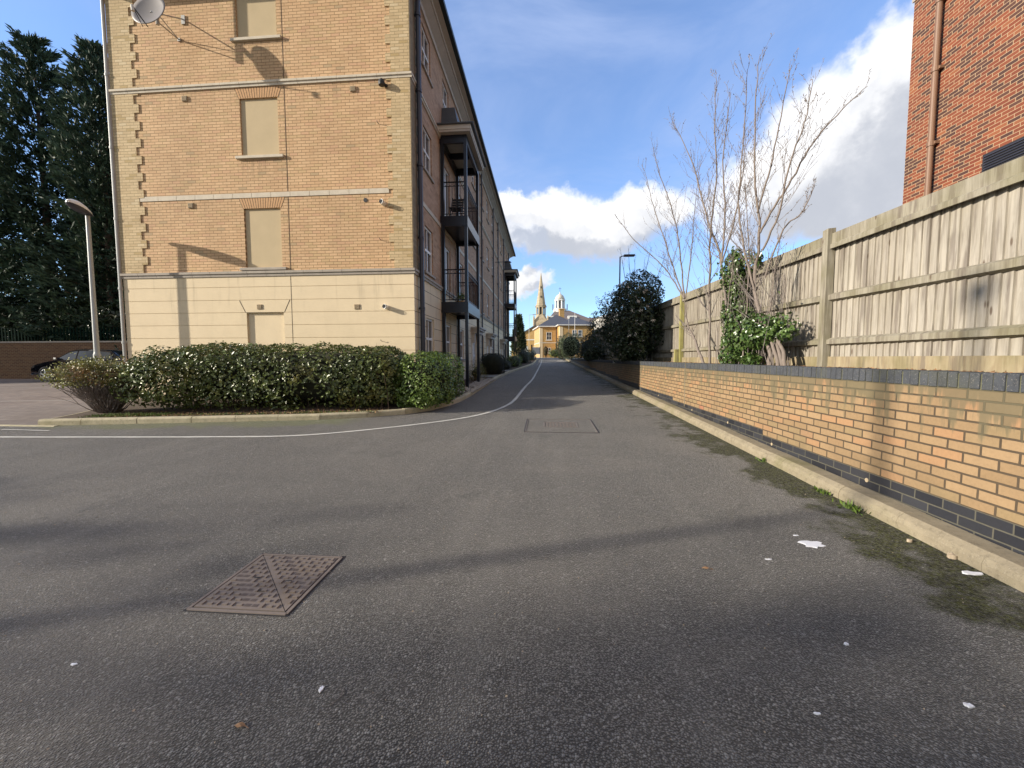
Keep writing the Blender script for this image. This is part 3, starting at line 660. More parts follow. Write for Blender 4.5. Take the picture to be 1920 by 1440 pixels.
b.add([(x0,y0,11.545),(x1,y0,11.545),(x1,y1,11.545),(x0,y1,11.545),(xm,y0+q,h),(xm,y1-q,h)], [(0,1,4),(1,2,5,4),(2,3,5),(3,0,4,5),(3,2,1,0)])
b.build('roof', M['slate'], apt)
b = MB(); b.quad((LX, GY, Z0), (LX, GY, ZT), (LX, EY, ZT), (LX, EY, Z0)); b.quad((LX, EY, Z0), (LX, EY, ZT), (FX, EY, ZT), (FX, EY, Z0)); b.build('rear_wall', M['facade_brick'], apt)
def downpipe(x, y, z0, z1, r=.042, wall='f'):
    b = MB(); b.tube([(x, y, z0), (x, y, z1)], r, 12)
    z = z0+.6
    while z < z1: b.tube([(x, y, z), (x, y, z+.07)], r*1.3, 12); b.box(x-.09 if wall == 'f' else x-.02, x, y-.02, y+.02, z+.01, z+.05); z += 1.9
    b.build('downpipe', M['pipe'], apt)
downpipe(FX+.11, 10.83, .3, 11.3, .06); downpipe(FX+.09, 11.03, .3, 11.3, .03)
for y in (21.6, 26.5, 29.2, 33.1, 37.6): downpipe(FX+.09, y, .5, 11.2)
b = MB(); b.tube([(LX-.07, GY-.04, .3), (LX-.07, GY-.04, 11.2)], .04, 10)
for z in (1.9, 3.4, 5.3, 7.2, 9.1): b.tube([(LX-.07, GY-.04, z), (LX-.07, GY-.04, z+.06)], .052, 10)
b.build('downpipe', M['galv'], apt)
for (u, v) in ((-9.63, 8.42), (-4.96, 8.42), (-9.61, 5.63), (-7.75, 2.88), (-5.0, 2.85)):
    b = MB(); b.box(u-.075, u+.075, GY-.03, GY, v-.065, v+.065)
    for k in range(4): b.box(u-.06+k*.033, u-.045+k*.033, GY-.04, GY-.0301, v-.055, v+.055)
    b.build('vent_grille', M['grille'], apt)
for (u, v, L) in ((-4.21, 5.50, .17), (-4.19, 2.82, .16)):
    b = MB(); b.tube([(u+.01, GY+.01, v), (u, GY-L, v+.015)], .06, 18, cap=False); b.tube([(u, GY-L, v+.015), (u+.001, GY-L+.002, v+.015)], [.06, .048], 18, cap=False); po = b.build('flue_pipe', M['white'], apt)
    b = MB(); b.tube([(u, GY-L+.012, v+.015), (u, GY-L+.002, v+.015)], .05, 18); b.build('flue_mouth', M['dark'], po)
b = MB(); b.tube([(-4.7, GY+.01, 5.62), (-4.7, GY-.01, 5.62)], .055, 16); b.build('vent_hole', M['dark'], apt)
b = MB(); b.lathe([(.0, 8.40), (.075, 8.41), (.085, 8.47), (.07, 8.53), (.03, 8.57), (.0, 8.575)], -4.16, GY-.10, 14); b.tube([(-4.16, GY-.1, 8.47), (-4.05, GY, 8.45)], .035, 10); b.build('vent_cowl', M['dark'], apt)
for (u, v) in ((-4.30, 7.53), (-4.30, 4.58), (-4.33, 1.93)):
    b = MB(); b.tube([(u, GY, v), (u-.01, GY-.07, v+.01), (u-.015, GY-.075, v+.04)], .008, 6); b.build('wall_hook', M['dark'], apt)
# balconies
def balcony(dy, dz=0.0):
    X1 = -2.6; Ya, Yb = 13.35+dy, 15.65+dy; XW = FX+.08; base = G(Ya)+.05
    bp = MB(); root = None
    D = ((3.0+dz, 3.35+dz, 4.42+dz), (5.82+dz, 6.15+dz, 7.25+dz)); top = 8.72+dz
    b = MB(); b.box(FX+.001, X1+.06, Ya-.06, Yb+.06, top-.24, top)
    root = None
    b = MB()
    for (a0, a1) in ((Ya-.05, Ya+.05), (Yb-.05, Yb+.05)): b.box(FX+.002, X1-.05, a0, a1, top-.25, top)
    b.box(X1-.05, X1+.05, Ya-.05, Yb+.05, top-.25, top); b.box(FX+.002, FX+.10, Ya+.051, Yb-.051, top-.25, top); b.box(FX+.101, X1-.051, (Ya+Yb)/2-.04, (Ya+Yb)/2+.04, top-.2, top)
    root = b.build('balcony', M['navy'], apt)
    for (px, py_) in ((X1, Ya), (X1, Yb), (XW, Ya), (XW, Yb)):
        b = MB(); b.box(px-.05, px+.05, py_-.05, py_+.05, base, top-.251); b.build('post', M['navy'], root)
    b = MB(); b.box(FX+.003, X1+.20, Ya-.24, Yb+.24, top+.001, top+.07); b.build('soffit', M['soffit'], root)
    b = MB(); b.box(FX+.002, X1+.22, Ya-.26, Yb+.26, top+.071, top+.20); b.build('fascia', M['offwhite'], root)
    b = MB(); lv = [(-.04, .201), (-.04, .235), (.22, .25), (.42, .36), (.52, .56), (.58, .85), (.62, 1.08)]; vs = []; fs = []
    for (i_, z_) in lv:
        vs += [(FX+.001, Ya-.30+i_, top+z_), (X1+.27-i_*1.1, Ya-.30+i_, top+z_), (X1+.27-i_*1.1, Yb+.30-i_, top+z_), (FX+.001, Yb+.30-i_, top+z_)]
    for i in range(len(lv)-1): fs += [(i*4+k, i*4+(k+1) % 4, i*4+4+(k+1) % 4, i*4+4+k) for k in range(4)]
    fs += [(3,2,1,0), tuple(range(len(lv)*4-4, len(lv)*4))]; b.add(vs, fs); b.build('canopy_roof', M['lead'], root)
    for (z0, z1, zr) in D:
        b = MB(); b.box(FX+.002, X1+.06, Ya-.06, Yb+.06, z0+.12, z1); b.box(X1-.04, X1+.065, Ya-.065, Yb+.065, z0, z1-.002); b.box(FX+.002, X1-.041, Ya-.065, Ya+.04, z0, z1-.002); b.box(FX+.002, X1-.041, Yb-.04, Yb+.065, z0, z1-.002)
        b.build('deck', M['navy'], root)
        b = MB()
        def side(p, q):
            p = Vector(p); q = Vector(q); d = (q-p); L = d.length; d.normalize()
            for zc, r in ((zr, .02), (zr-.13, .012), (z1+.08, .015)): b.tube([(p.x, p.y, zc), (q.x, q.y, zc)], r, 6)
            n = max(2, int(L/.115))
            for i in range(1, n):
                c = p+d*(L*i/n); b.tube([(c.x, c.y, z1+.08), (c.x, c.y, zr-.13)], .009, 5, cap=False)
                e = p+d*(L*(i-.5)/n); ring = [(e.x+d.x*.05*math.cos(t), e.y+d.y*.05*math.cos(t), zr-.066+.05*math.sin(t)) for t in [2*math.pi*k/12 for k in range(13)]]; b.tube(ring, .006, 4, cap=False)
        side((FX+.13, Ya), (X1-.05, Ya)); side((X1, Ya+.05), (X1, Yb-.05)); side((FX+.13, Yb), (X1-.05, Yb))
        b.build('railing', M['navy'], root)
    return root
balcony(0.0); balcony(21.1)
# block farther on behind the first, which keeps the end of the lane in shade
wing = thing('rear_apartment_block', (-12, 53, G(53)), 'buff apartment block standing behind the balconied building', 'building')
b = MB(); b.box(-19, -6.4, 50, 64, .8, 12.0); b.build('wall', M['facade_brick'], wing)
b = MB(); b.add([(-19.5,49.5,12.001),(-5.9,49.5,12.001),(-5.9,64.5,12.001),(-19.5,64.5,12.001),(-12.7,55.5,15),(-12.7,58.5,15)], [(0,1,4),(1,2,5,4),(2,3,5),(3,0,4,5),(3,2,1,0)]); b.build('roof', M['slate'], wing)
for z in (2.5, 5.5, 8.5):
    for x in (-17, -14, -11, -8):
        b = MB(); b.box(x-.5, x+.5, 49.97, 49.999, z, z+1.4); b.build('window', M['glass'], wing)
# satellite dish on its bracket
sd = thing('satellite_dish', (-9.75, 9.8, 9.8), 'grey satellite dish on a mast bracketed out from the gable wall', 'satellite dish')
c = Vector((-9.68, 9.66, 9.97)); ax = Vector((.05, -.95, .26)).normalized(); ux = ax.cross(Vector((0, 0, 1))).normalized(); uy = ux.cross(ax)
b = MB(); vs = []; fs = []; rr, ns = 7, 30
for sgn, off in ((1, 0.0), (1, -.012)):
    for i in range(rr):
        r = .45*(i+.001)/(rr-1)
        for k in range(ns):
            t = 2*math.pi*k/ns; p = c+ux*(r*.92*math.cos(t))+uy*(r*math.sin(t))+ax*(r*r*.42+off); vs.append(tuple(p))
for i in range(rr-1):
    for k in range(ns):
        q = (k+1) % ns; fs.append((i*ns+k, i*ns+q, (i+1)*ns+q, (i+1)*ns+k)); o_ = rr*ns; fs.append((o_+i*ns+k, o_+(i+1)*ns+k, o_+(i+1)*ns+q, o_+i*ns+q))
for k in range(ns): q = (k+1) % ns; fs.append(((rr-1)*ns+k, (rr-1)*ns+q, o_+(rr-1)*ns+q, o_+(rr-1)*ns+k))
b.add(vs, fs); b.build('reflector', M['dish'], sd, smooth=True)
b = MB(); lnb = c+ax*.42-uy*.36; b.tube([c-uy*.43, lnb], .012, 6); b.tube([c-uy*.43+ux*.12, lnb], .008, 6); b.build('feed_arm', M['dark'], sd)
b = MB(); b.tube([lnb, lnb+Vector((.02, 0, -.13))], [.03, .035], 10); b.build('receiver', M['offwhite'], sd)
b = MB(); b.tube([(-9.72, 9.86, 9.85), (-9.72, 9.86, 12.2)], .04, 8); b.tube([tuple(c-ax*.02), (-9.72, 9.86, 10.3)], .04, 8); b.build('mast', M['galv'], sd)
b = MB()
for z in (10.12,): b.tube([(-9.72, 9.86, z), (-9.55, GY-.02, z+.3)], .016, 6); b.tube([(-9.72, 9.86, z-.2), (-9.7, GY-.02, z-.2)], .016, 6); b.tube([(-9.72, 9.86, z), (-9.70, GY-.02, z-.2)], .012, 6)
b.box(-9.60, -9.50, GY-.03, GY-.001, 10.3, 10.52); b.box(-9.74, -9.66, GY-.03, GY-.001, 9.88, 9.96); b.build('wall_bracket', M['galv'], sd)
# things on the balconies
t = thing('folding_chair', (-3.05, 13.9, 6.15), 'black slatted folding chair on the upper balcony behind its railing', 'chair')
b = MB()
for k in range(5): b.box(-3.25, -2.85, 13.75+k*.09, 13.81+k*.09, 6.58, 6.60)
b.build('seat', M['dark'], t)
b = MB()
for k in range(4): b.box(-3.25, -2.85, 14.20+k*.03, 14.22+k*.03, 6.70+k*.1, 6.77+k*.1)
b.build('backrest', M['dark'], t)
for x in (-3.25, -2.85):
    b = MB(); b.tube([(x, 13.72, 6.16), (x, 14.32, 7.12)], .013, 5); b.build('leg', M['dark'], t)
    b = MB(); b.tube([(x, 14.3, 6.16), (x, 13.75, 6.6)], .013, 5); b.build('leg', M['dark'], t)
t = thing('potted_plant', (-3.1, 14.9, 3.35), 'small leafy plant in a clay pot on the lower balcony floor', 'plant')
b = MB(); b.lathe([(.08, 3.352), (.12, 3.55), (.13, 3.56), (.13, 3.6)], -3.1, 14.9, 14); b.build('pot', M['clay'], t)
P = np.array([-3.1, 14.9, 3.75])+rng.normal(0, .09, (140, 3)); V, F = leaves(P, P-np.array([-3.1, 14.9, 3.5]), .09, .04); np_mesh('foliage', V, F, M['bush_leaf'], t)
t = thing('wall_lamp', (FX, 28.2, 8.2), 'dark wall lamp on a long arm between the upper windows', 'lamp')
b = MB(); b.tube([(FX, 28.2, 8.15), (-2.75, 28.2, 8.16)], .02, 6); b.build('arm', M['pipe'], t)
b = MB(); b.lathe([(.02, 8.12), (.14, 8.11), (.14, 8.14), (.06, 8.22), (.0, 8.24)], 0, 0, 14)
b.v = [(-2.55+x*1.7, 28.2+y*.9, z) for x, y, z in b.v]; b.build('lamp_head', M['pipe'], t)
# ---------------------------------------------------------------- retaining wall on the right
WX = 2.95; WEND = 57.0
rw = thing('retaining_wall', (3.1, 8, G(8)), 'low buff brick retaining wall with dark engineering brick coping and base along the lane', 'wall')
b = MB(); b.box(WX, WX+.33, -3, WEND, .1, 1.252); b.build('brickwork', M['wall_brick'], rw)
steps = [(-3, .425), (5.62, .50), (9.45, .575), (12.9, .65), (16.3, .725), (19.7, .80), (23.1, .875), (26.5, .95), (29.9, 1.025), (33.3, 1.10), (36.7, 1.175), (40, 1.25)]
b = MB()
for (y, z), nx in zip(steps, [s_[0] for s_ in steps[1:]]+[WEND]): b.box(WX-.0035, WX, y, nx, .1, z)
b.build('engineering_brick_band', M['band_brick'], rw)
b = MB(); y = -2.0; i = 0
while y < 34:
    dz = random.uniform(-.003, .003); dx = random.uniform(-.0035, .0035); dzb = random.uniform(-.002, .002)
    b.box(WX-.009+dx, WX+.215+dx, y+.005, y+.070, 1.2525+dzb, 1.365+dz); y += .075; i += 1
b.box(WX-.006, WX+.215, 34.01, WEND, 1.2525, 1.362)
b.build('coping', M['coping'], rw, bevel=.004)
b = MB(); b.box(WX-.001, WX+.208, -2.0, 34, 1.2521, 1.356); b.build('coping_mortar', M['coping_mortar'], rw)
b = MB(); b.box(WX+.2155, WX+.33, -3, WEND, 1.2525, 1.345); b.build('coping_back', M['coping'], rw)
b = MB()
for y in (8.66, 12.58, 20.4): b.box(WX-.0115, WX, y-.007, y+.007, .45, 1.366)
b.build('movement_joint', M['kerb'], rw)
for (y, z) in ((3.85, .35), (5.39, .35), (6.65, .43), (8.22, .43), (10.6, .5)):
    b = MB(); b.tube([(WX-.008, y, z), (WX+.01, y, z)], .019, 12); b.build('weep_vent', M['grille'], rw)
# ---------------------------------------------------------------- timber fence
TX = 4.0
fence = thing('timber_fence', (TX, 8, 1.33), 'weathered close board timber fence on top of the retaining wall', 'fence')
posts = [0.0, 3.03, 6.08, 9.1, 12.1, 15.28, 18.3, 21.4, 24.5, 27.6, 30.7, 33.8]
ft = lambda y: 3.13+.019*(y-3.8)
for i, y in enumerate(posts):
    b = MB(); new = (i == 4); w2 = .055
    b.add([(TX-.075, y-w2, 1.2), (TX+.03, y-w2, 1.2), (TX+.03, y+w2, 1.2), (TX-.075, y+w2, 1.2), (TX-.075, y-w2, ft(y)+.09), (TX+.03, y-w2, ft(y)+.10), (TX+.03, y+w2, ft(y)+.10), (TX-.075, y+w2, ft(y)+.085)],
          [(3,2,1,0),(4,5,6,7),(0,1,5,4),(1,2,6,5),(2,3,7,6),(3,0,4,7)])
    if new: b.box(TX-.20, TX-.08, y-.02, y+.09, 1.2, 1.72)
    b.build('fence_post', M['newpost'] if new else M['rail'], fence, bevel=.004)
for y0, y1 in zip(posts, posts[1:]):
    a0, a1 = y0+.056, y1-.056; b = MB(); y = y0
    while y < y1-.01:                                                        # feathered boards, thick edge over thin
        wd = random.uniform(.092, .108); ye = min(y+wd, y1); zt = ft(y)-.03+random.uniform(-.008, .008); q = random.uniform(0, .004)
        b.add([(TX+.028-q, y-.008, 1.47), (TX+.046, ye, 1.47), (TX+.056, ye, 1.47), (TX+.048, y-.008, 1.47), (TX+.028-q, y-.008, zt), (TX+.046, ye, zt), (TX+.056, ye, zt), (TX+.048, y-.008, zt)],
              [(3,2,1,0),(4,5,6,7),(0,1,5,4),(1,2,6,5),(2,3,7,6),(3,0,4,7)]); y = ye
    b.build('fence_panel', M['board'], fence)
    b = MB()
    for zr, h, pr in ((ft(0)-.165, .0, 0), (1.66, .075, 0)):
        if h: b.add([(TX-.03, a0, zr), (TX+.03, a0, zr-.02), (TX+.03, a0, zr+h+.015), (TX-.03, a0, zr+h-.015), (TX-.03, a1, zr+.0), (TX+.03, a1, zr-.02), (TX+.03, a1, zr+h+.015), (TX-.03, a1, zr+h-.015)],
              [(0,1,2,3),(7,6,5,4),(0,4,5,1),(1,5,6,2),(2,6,7,3),(3,7,4,0)])
    s0, s1 = ft(a0)-ft(3.8), ft(a1)-ft(3.8)
    for z_, h in ((2.235, .08),): b.add([(TX-.03, a0, z_+s0), (TX+.03, a0, z_-.02+s0), (TX+.03, a0, z_+h+.015+s0), (TX-.03, a0, z_+h-.01+s0), (TX-.03, a1, z_+s1), (TX+.03, a1, z_-.02+s1), (TX+.03, a1, z_+h+.015+s1), (TX-.03, a1, z_+h-.01+s1)],
              [(0,1,2,3),(7,6,5,4),(0,4,5,1),(1,5,6,2),(2,6,7,3),(3,7,4,0)])
    b.build('fence_rail', M['rail'], fence)
    b = MB(); z0, z1 = ft(a0), ft(a1); t0, t1 = -.145, .03
    b.add([(TX-.02, a0, z0+t0), (TX+.027, a0, z0+t0), (TX+.027, a0, z0+t1), (TX-.02, a0, z0+t1-.01), (TX-.02, a1, z1+t0), (TX+.027, a1, z1+t0), (TX+.027, a1, z1+t1), (TX-.02, a1, z1+t1-.01)],
              [(0,1,2,3),(7,6,5,4),(0,4,5,1),(1,5,6,2),(2,6,7,3),(3,7,4,0)])
    b.add([(TX-.045, a0, z0+t0-.045), (TX-.021, a0, z0+t0-.045), (TX-.021, a0, z0+t0+.03), (TX-.045, a0, z0+t0+.01), (TX-.045, a1, z1+t0-.045), (TX-.021, a1, z1+t0-.045), (TX-.021, a1, z1+t0+.03), (TX-.045, a1, z1+t0+.01)],
              [(0,1,2,3),(7,6,5,4),(0,4,5,1),(1,5,6,2),(2,6,7,3),(3,7,4,0)])
    b.build('capping_rail', M['rail'], fence)
    b = MB(); b.box(TX+.0, TX+.026, a0, a1, 1.30, 1.485); b.build('gravel_board', M['gravelboard'], fence)
# ---------------------------------------------------------------- red brick building behind the fence
RX = 9.0
rb = thing('red_brick_building', (13, 5, 1.3), 'tall red brick building with pale mortar and a brown drainpipe rising behind the fence', 'building')
b = MB(); b.box(RX, RX+12, -12, 11.14, .9, 15.5); b.build('wall', M['red_brick'], rb)
b = MB(); b.box(RX-.05, RX+12.05, -12.05, 11.19, 15.5, 15.8); b.build('parapet', M['stone'], rb)
b = MB(); b.box(RX-.03, RX, 11.02, 11.17, 10.15, 10.35); b.build('corner_stone', M['stone_grey'], rb)
b = MB(); px, py_ = RX-.10, 10.36; b.tube([(px, py_, 1.3), (px, py_, 9.72)], .058, 14)
for z in (4.7, 6.35, 8.0, 9.5): b.tube([(px, py_, z), (px, py_, z+.10)], .075, 14); b.box(px, RX, py_-.11, py_+.11, z+.02, z+.08)
dp = b.build('downpipe', M['brownpipe'], rb)
b = MB(); vs = []
for (h, z) in ((.07, 9.60), (.085, 9.74), (.20, 10.02), (.21, 10.40)): vs += [(px-h*.8, py_-h, z), (px+.1, py_-h, z), (px+.1, py_+h, z), (px-h*.8, py_+h, z)]
b.add(vs, [(3,2,1,0), (12,13,14,15)]+[(i*4+k, i*4+(k+1) % 4, i*4+4+(k+1) % 4, i*4+4+k) for i in range(3) for k in range(4)]); b.build('hopper', M['brownpipe'], dp)
b = MB(); b.box(RX-.03, RX-.001, 6.2, 9.27, 4.85, 5.62); lv = b.build('louvre', M['dark'], rb)
b = MB(); z = 4.88
while z < 5.6: b.add([(RX-.05, 6.23, z), (RX-.05, 9.24, z), (RX-.0305, 9.24, z+.03), (RX-.0305, 6.23, z+.03)], [(0,1,2,3)]); z += .052
b.build('louvre_slats', M['pipe'], lv)
# ---------------------------------------------------------------- plants
def rbox_pts(n, c, h, e=3.0, shell=.28, noise=.07, zmin=None):
    """points in the outer shell of a rounded block (superellipsoid), with facing directions"""
    D = rng.normal(0, 1, (n*2, 3)); D /= np.linalg.norm(D, axis=1)[:, None]
    r = 1.0/((np.abs(D)**e).sum(1))**(1.0/e)
    h = np.array(h, float); u = D*r[:, None]
    nu_ = np.sign(u)*np.abs(u)**(e-1); nu_ /= np.linalg.norm(nu_, axis=1)[:, None]; w_ = np.linalg.norm(nu_/h, axis=1); keep = rng.uniform(0, w_.max(), n*2) < w_
    u = u[keep][:n]; k = len(u); N = np.sign(u)*np.abs(u)**(e-1)/h; N /= np.linalg.norm(N, axis=1)[:, None]
    P = u*h; dep = rng.exponential(shell*.35, k); bumps = noise*(np.sin(P[:, 0]*5.1+P[:, 2]*3)+np.sin(P[:, 1]*6.3+P[:, 0]*2.2+1)+np.sin(P[:, 2]*7.7+P[:, 0]*9.4))*.6
    P = P+N*(bumps-dep)[:, None]+np.array(c)
    if zmin is not None: m = P[:, 2] > zmin; P, N = P[m], N[m]
    return P, N
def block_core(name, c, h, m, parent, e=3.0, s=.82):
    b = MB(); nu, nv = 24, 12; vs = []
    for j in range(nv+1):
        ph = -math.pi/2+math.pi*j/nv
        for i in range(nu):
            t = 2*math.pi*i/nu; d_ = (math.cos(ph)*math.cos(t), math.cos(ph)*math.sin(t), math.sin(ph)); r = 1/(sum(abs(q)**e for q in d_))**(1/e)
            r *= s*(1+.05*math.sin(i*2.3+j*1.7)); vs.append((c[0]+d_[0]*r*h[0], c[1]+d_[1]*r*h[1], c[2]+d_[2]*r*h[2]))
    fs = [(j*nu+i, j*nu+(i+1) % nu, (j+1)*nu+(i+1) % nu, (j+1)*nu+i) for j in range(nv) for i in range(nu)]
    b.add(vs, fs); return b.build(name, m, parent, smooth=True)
def stems(n, x0, x1, y0, y1, z0, ztop, lean=.3, r=.012):
    L = []
    for _ in range(n):
        x, y = random.uniform(x0, x1), random.uniform(y0, y1); p = [(x, y, z0)]; dx, dy = random.uniform(-lean, lean), random.uniform(-lean, lean)
        for k in range(1, 5): p.append((x+dx*k/4+random.uniform(-.03, .03), y+dy*k/4+random.uniform(-.03, .03), z0+(ztop-z0)*k/4))
        L.append((p, [r*(1-.17*k) for k in range(5)]))
    return L
M['core'] = plain('shaded_growth', (0.020, 0.022, 0.010), 1.0, var=.4, scale=20)  # dark solid inside the foliage; the interior's shade is put into its colour
# clipped evergreen hedge in front of the gable
hd = thing('hedge', (-6, 8.7, G(8.7)+.1), 'long clipped evergreen hedge with glossy leaves below the gable wall', 'hedge')
hp = [rbox_pts(19000, (-5.95, 9.1, 1.02), (2.85, 1.07, .74), 4.0, .30, .06, .38), rbox_pts(4200, (-8.0, 8.6, .98), (.9, .85, .60), 2.6, .30, .08, .36), rbox_pts(5600, (-3.95, 9.2, 1.02), (.82, .97, .70), 3.2, .28, .06, .40),
      rbox_pts(3500, (-7.4, 8.95, 1.42), (1.3, .9, .34), 2.6, .25, .09, .5)]
P = np.concatenate([a for a, n in hp]); N = np.concatenate([n for a, n in hp])
low = P[:, 2] < .62; keep = (~low) | (rng.random(len(P)) < .5); P, N = P[keep], N[keep]
P[:, 1] += np.clip(.75-P[:, 2], 0, 1)*.16*(P[:, 1] < 8.8)                       # undercut foot
gap = np.exp(-((P[:, 0]+4.95)/.36)**2)*(P[:, 2] < .95)*(P[:, 1] < 8.9); keep = rng.random(len(P)) > gap*.85; P, N = P[keep], N[keep]
P[:, 1] += (.13*(P[:, 0]+6.15)-.28)*np.clip((10.1-P[:, 1])/1.6, 0, 1)
V, F = leaves(P, N+np.array([0, 0, .35]), .078, .046, .55); np_mesh('foliage', V, F, M['hedge_leaf'], hd)
tp = rng.random(len(P)) < .035; tp &= P[:, 2] > 1.45
V, F = tubes_np([([tuple(p), tuple(p+np.array([rng.normal(0, .02), rng.normal(0, .02), .09]))], [.003, .001]) for p in P[tp]][:260], 3); np_mesh('shoots', V, F, M['twig'], hd)
V, F = tubes_np(stems(70, -8.8, -3.3, 8.35, 9.3, .3, 1.2, .22), 5); np_mesh('stems', V, F, M['oldbark'], hd)
block_core('inner_growth', (-5.95, 9.2, 1.05), (2.65, .88, .60), M['core'], hd, 4.0, .92)
bs = thing('bush', (-2.85, 9.1, G(9)+.1), 'rounded bright green bush beside the hedge at the building corner', 'bush')
hp = [rbox_pts(7800, (-2.80, 9.40, .93), (.62, 1.05, .66), 2.7, .26, .07, .40), rbox_pts(1500, (-2.85, 8.75, .55), (.5, .35, .25), 2.2, .2, .06, .38), rbox_pts(4200, (-2.80, 10.75, .98), (.60, .85, .62), 2.7, .26, .06, .42)]
P = np.concatenate([a for a, n in hp]); N = np.concatenate([n for a, n in hp]); V, F = leaves(P, N+np.array([0, 0, .5]), .062, .036, .55); np_mesh('foliage', V, F, M['bush_leaf'], bs)
block_core('inner_growth', (-2.82, 9.4, .92), (.55, .95, .56), M['core'], bs, 2.6, .85)
# loose twiggy shrub at the left end
ts = thing('twiggy_shrub', (-9.2, 7.8, G(7.8)+.1), 'bare stemmed twiggy shrub with yellow green leaf tips by the lamp post', 'shrub')
L = []; tips = []
for _ in range(230):
    a = random.uniform(0, 2*math.pi); rr_ = random.uniform(.25, 1.0)**.7; x0, y0 = -9.22+random.uniform(-.12, .12), 7.72+random.uniform(-.1, .1)
    ex = rr_*.74*math.cos(a)-.02; ey = rr_*.7*math.sin(a); ez = 1.14-.34*rr_**2+random.uniform(-.12, .08)
    p = [(x0, y0, .3)]
    for k in range(1, 6):
        f = k/5; p.append((x0+ex*f**.8+random.uniform(-.03, .03), y0+ey*f**.8+random.uniform(-.03, .03), .3+ez*f**1.15+random.uniform(-.02, .02)))
    L.append((p, [.010, .008, .006, .005, .0035, .002])); tips.append(p[-1])
    for q in range(5):
        k = random.randint(2, 4); s_ = Vector(p[k]); e_ = s_+Vector((ex*.3+random.uniform(-.18, .18), ey*.3+random.uniform(-.18, .18), random.uniform(.08, .30))); mid = s_.lerp(e_, .5)+Vector((0, 0, .02))
        L.append(([tuple(s_), tuple(mid), tuple(e_)], [.004, .003, .0015])); tips.append(tuple(e_))
V, F = tubes_np(L, 4); np_mesh('stems', V, F, M['twig'], ts)
P = np.repeat(np.array(tips), 6, 0)+rng.normal(0, .055, (len(tips)*6, 3)); P = P[P[:, 2] > .88+.1*rng.random(len(P))]; V, F = leaves(P, np.tile([0, -.5, .8], (len(P), 1)), .052, .032, .7); np_mesh('foliage', V, F, M['shrub_leaf'], ts)
# bare multi-stemmed saplings behind the wall
def sapling(name, loc, mains, label, rb_=.022, seed=1, twigs=1.0, group=None):
    rs = random.Random(seed); t = thing(name, loc, label, 'tree', group); TR = []; TW = []; BD = []
    for (pts, r0) in mains:
        S = smooth_line(pts, 5); n = len(S); S = [p+Vector((rs.uniform(-.012, .012), rs.uniform(-.012, .012), 0)) for p in S]; TR.append(([tuple(p) for p in S], [r0*(1-i/(n-1))**.75*.9+.0035 for i in range(n)]))
        Lt = sum((S[i+1]-S[i]).length for i in range(n-1)); m_ = int(Lt*10*twigs)
        for _ in range(m_):
            f = rs.uniform(.16, .99); i = min(n-2, int(f*(n-1))); s_ = S[i].lerp(S[i+1], rs.random()); d = (S[i+1]-S[i]).normalized()
            a = rs.uniform(0, 2*math.pi); side = Vector((math.cos(a), math.sin(a), 0)); side = (side-d*side.dot(d)).normalized()
            ln = rs.uniform(.25, 1.15)*(1.15-f*.75)*min(1.0, Lt/3); up_ = rs.uniform(.55, .9); v = (d*up_+side*rs.uniform(.35, .75)).normalized(); p = [s_]; k = 5
            for q in range(k):
                v = (v+Vector((0, 0, .13))+Vector((rs.uniform(-.16, .16), rs.uniform(-.16, .16), rs.uniform(-.10, .10)))).normalized(); p.append(p[-1]+v*ln/k)
            r1 = max(.0027, min(.0070, r0*.34*(1.1-f))); TW.append(([tuple(x) for x in p], [r1*(1-.14*q) for q in range(k+1)])); BD.append(p[-1])
            for q in range(1, k+1):
                if rs.random() < .75:
                    v2 = (v+Vector((rs.uniform(-.7, .7), rs.uniform(-.7, .7), rs.uniform(0, .4)))).normalized(); l2 = rs.uniform(.06, .30)*min(1, ln*1.6); e_ = p[q]+v2*l2
                    TW.append(([tuple(p[q]), tuple(p[q].lerp(e_, .5)+Vector((0, 0, .01))), tuple(e_)], [.003, .0024, .0016])); BD.append(e_); BD.append(p[q].lerp(e_, .5))
        for i in range(n//2, n):
            if rs.random() < .8: BD.append(S[i])
    V, F = tubes_np(TR, 7); np_mesh('trunk', V, F, M['bark'], t, smooth=True)
    V, F = tubes_np(TW, 4); np_mesh('twigs', V, F, M['twig'], t)
    P = np.array([tuple(x) for x in BD]); P = P[rng.random(len(P)) < .75]; V, F = needles(P-np.array([0, 0, .01]), np.tile([0, 0, 1.], (len(P), 1))+rng.normal(0, .5, (len(P), 3)), .032, .013); np_mesh('buds', V, F, M['bark'], t)
    return t
t1= [(3.45, 9.0, 1.32), (3.45, 9.56, 1.85), (3.41, 10.0, 2.33), (3.43, 10.3, 2.93)]
b1= [(3.43, 10.3, 2.93), (3.21, 10.5, 3.42), (2.97, 10.6, 3.81), (2.28, 10.7, 4.5), (1.81, 10.7, 5.12)]
b2= [(3.43, 10.3, 2.93), (3.24, 10.6, 3.78), (3.01, 10.9, 4.8), (2.8, 11.1, 5.63), (2.63, 11.2, 6.43)]
b3= [(3.43, 10.3, 2.93), (3.43, 10.7, 4.2), (3.33, 11.0, 5.23), (3.04, 11.2, 6.27), (2.83, 11.2, 7.02)]
b4= [(3.45, 10.3, 2.93), (3.5, 10.1, 3.91), (3.5, 10.0, 4.63), (3.55, 9.9, 5.68)]
t2= [(3.45, 8.7, 1.32), (3.46, 8.8, 2.27), (3.46, 8.85, 3.3), (3.43, 8.8, 4.02), (3.43, 8.6, 5.12), (3.41, 8.7, 6.26), (3.44, 8.8, 7.18)]
b5= [(3.57, 8.0, 1.30), (3.54, 8.5, 3.37), (3.47, 8.9, 4.16), (3.35, 9.2, 5.0), (3.24, 9.5, 5.87), (2.92, 9.8, 6.87)]
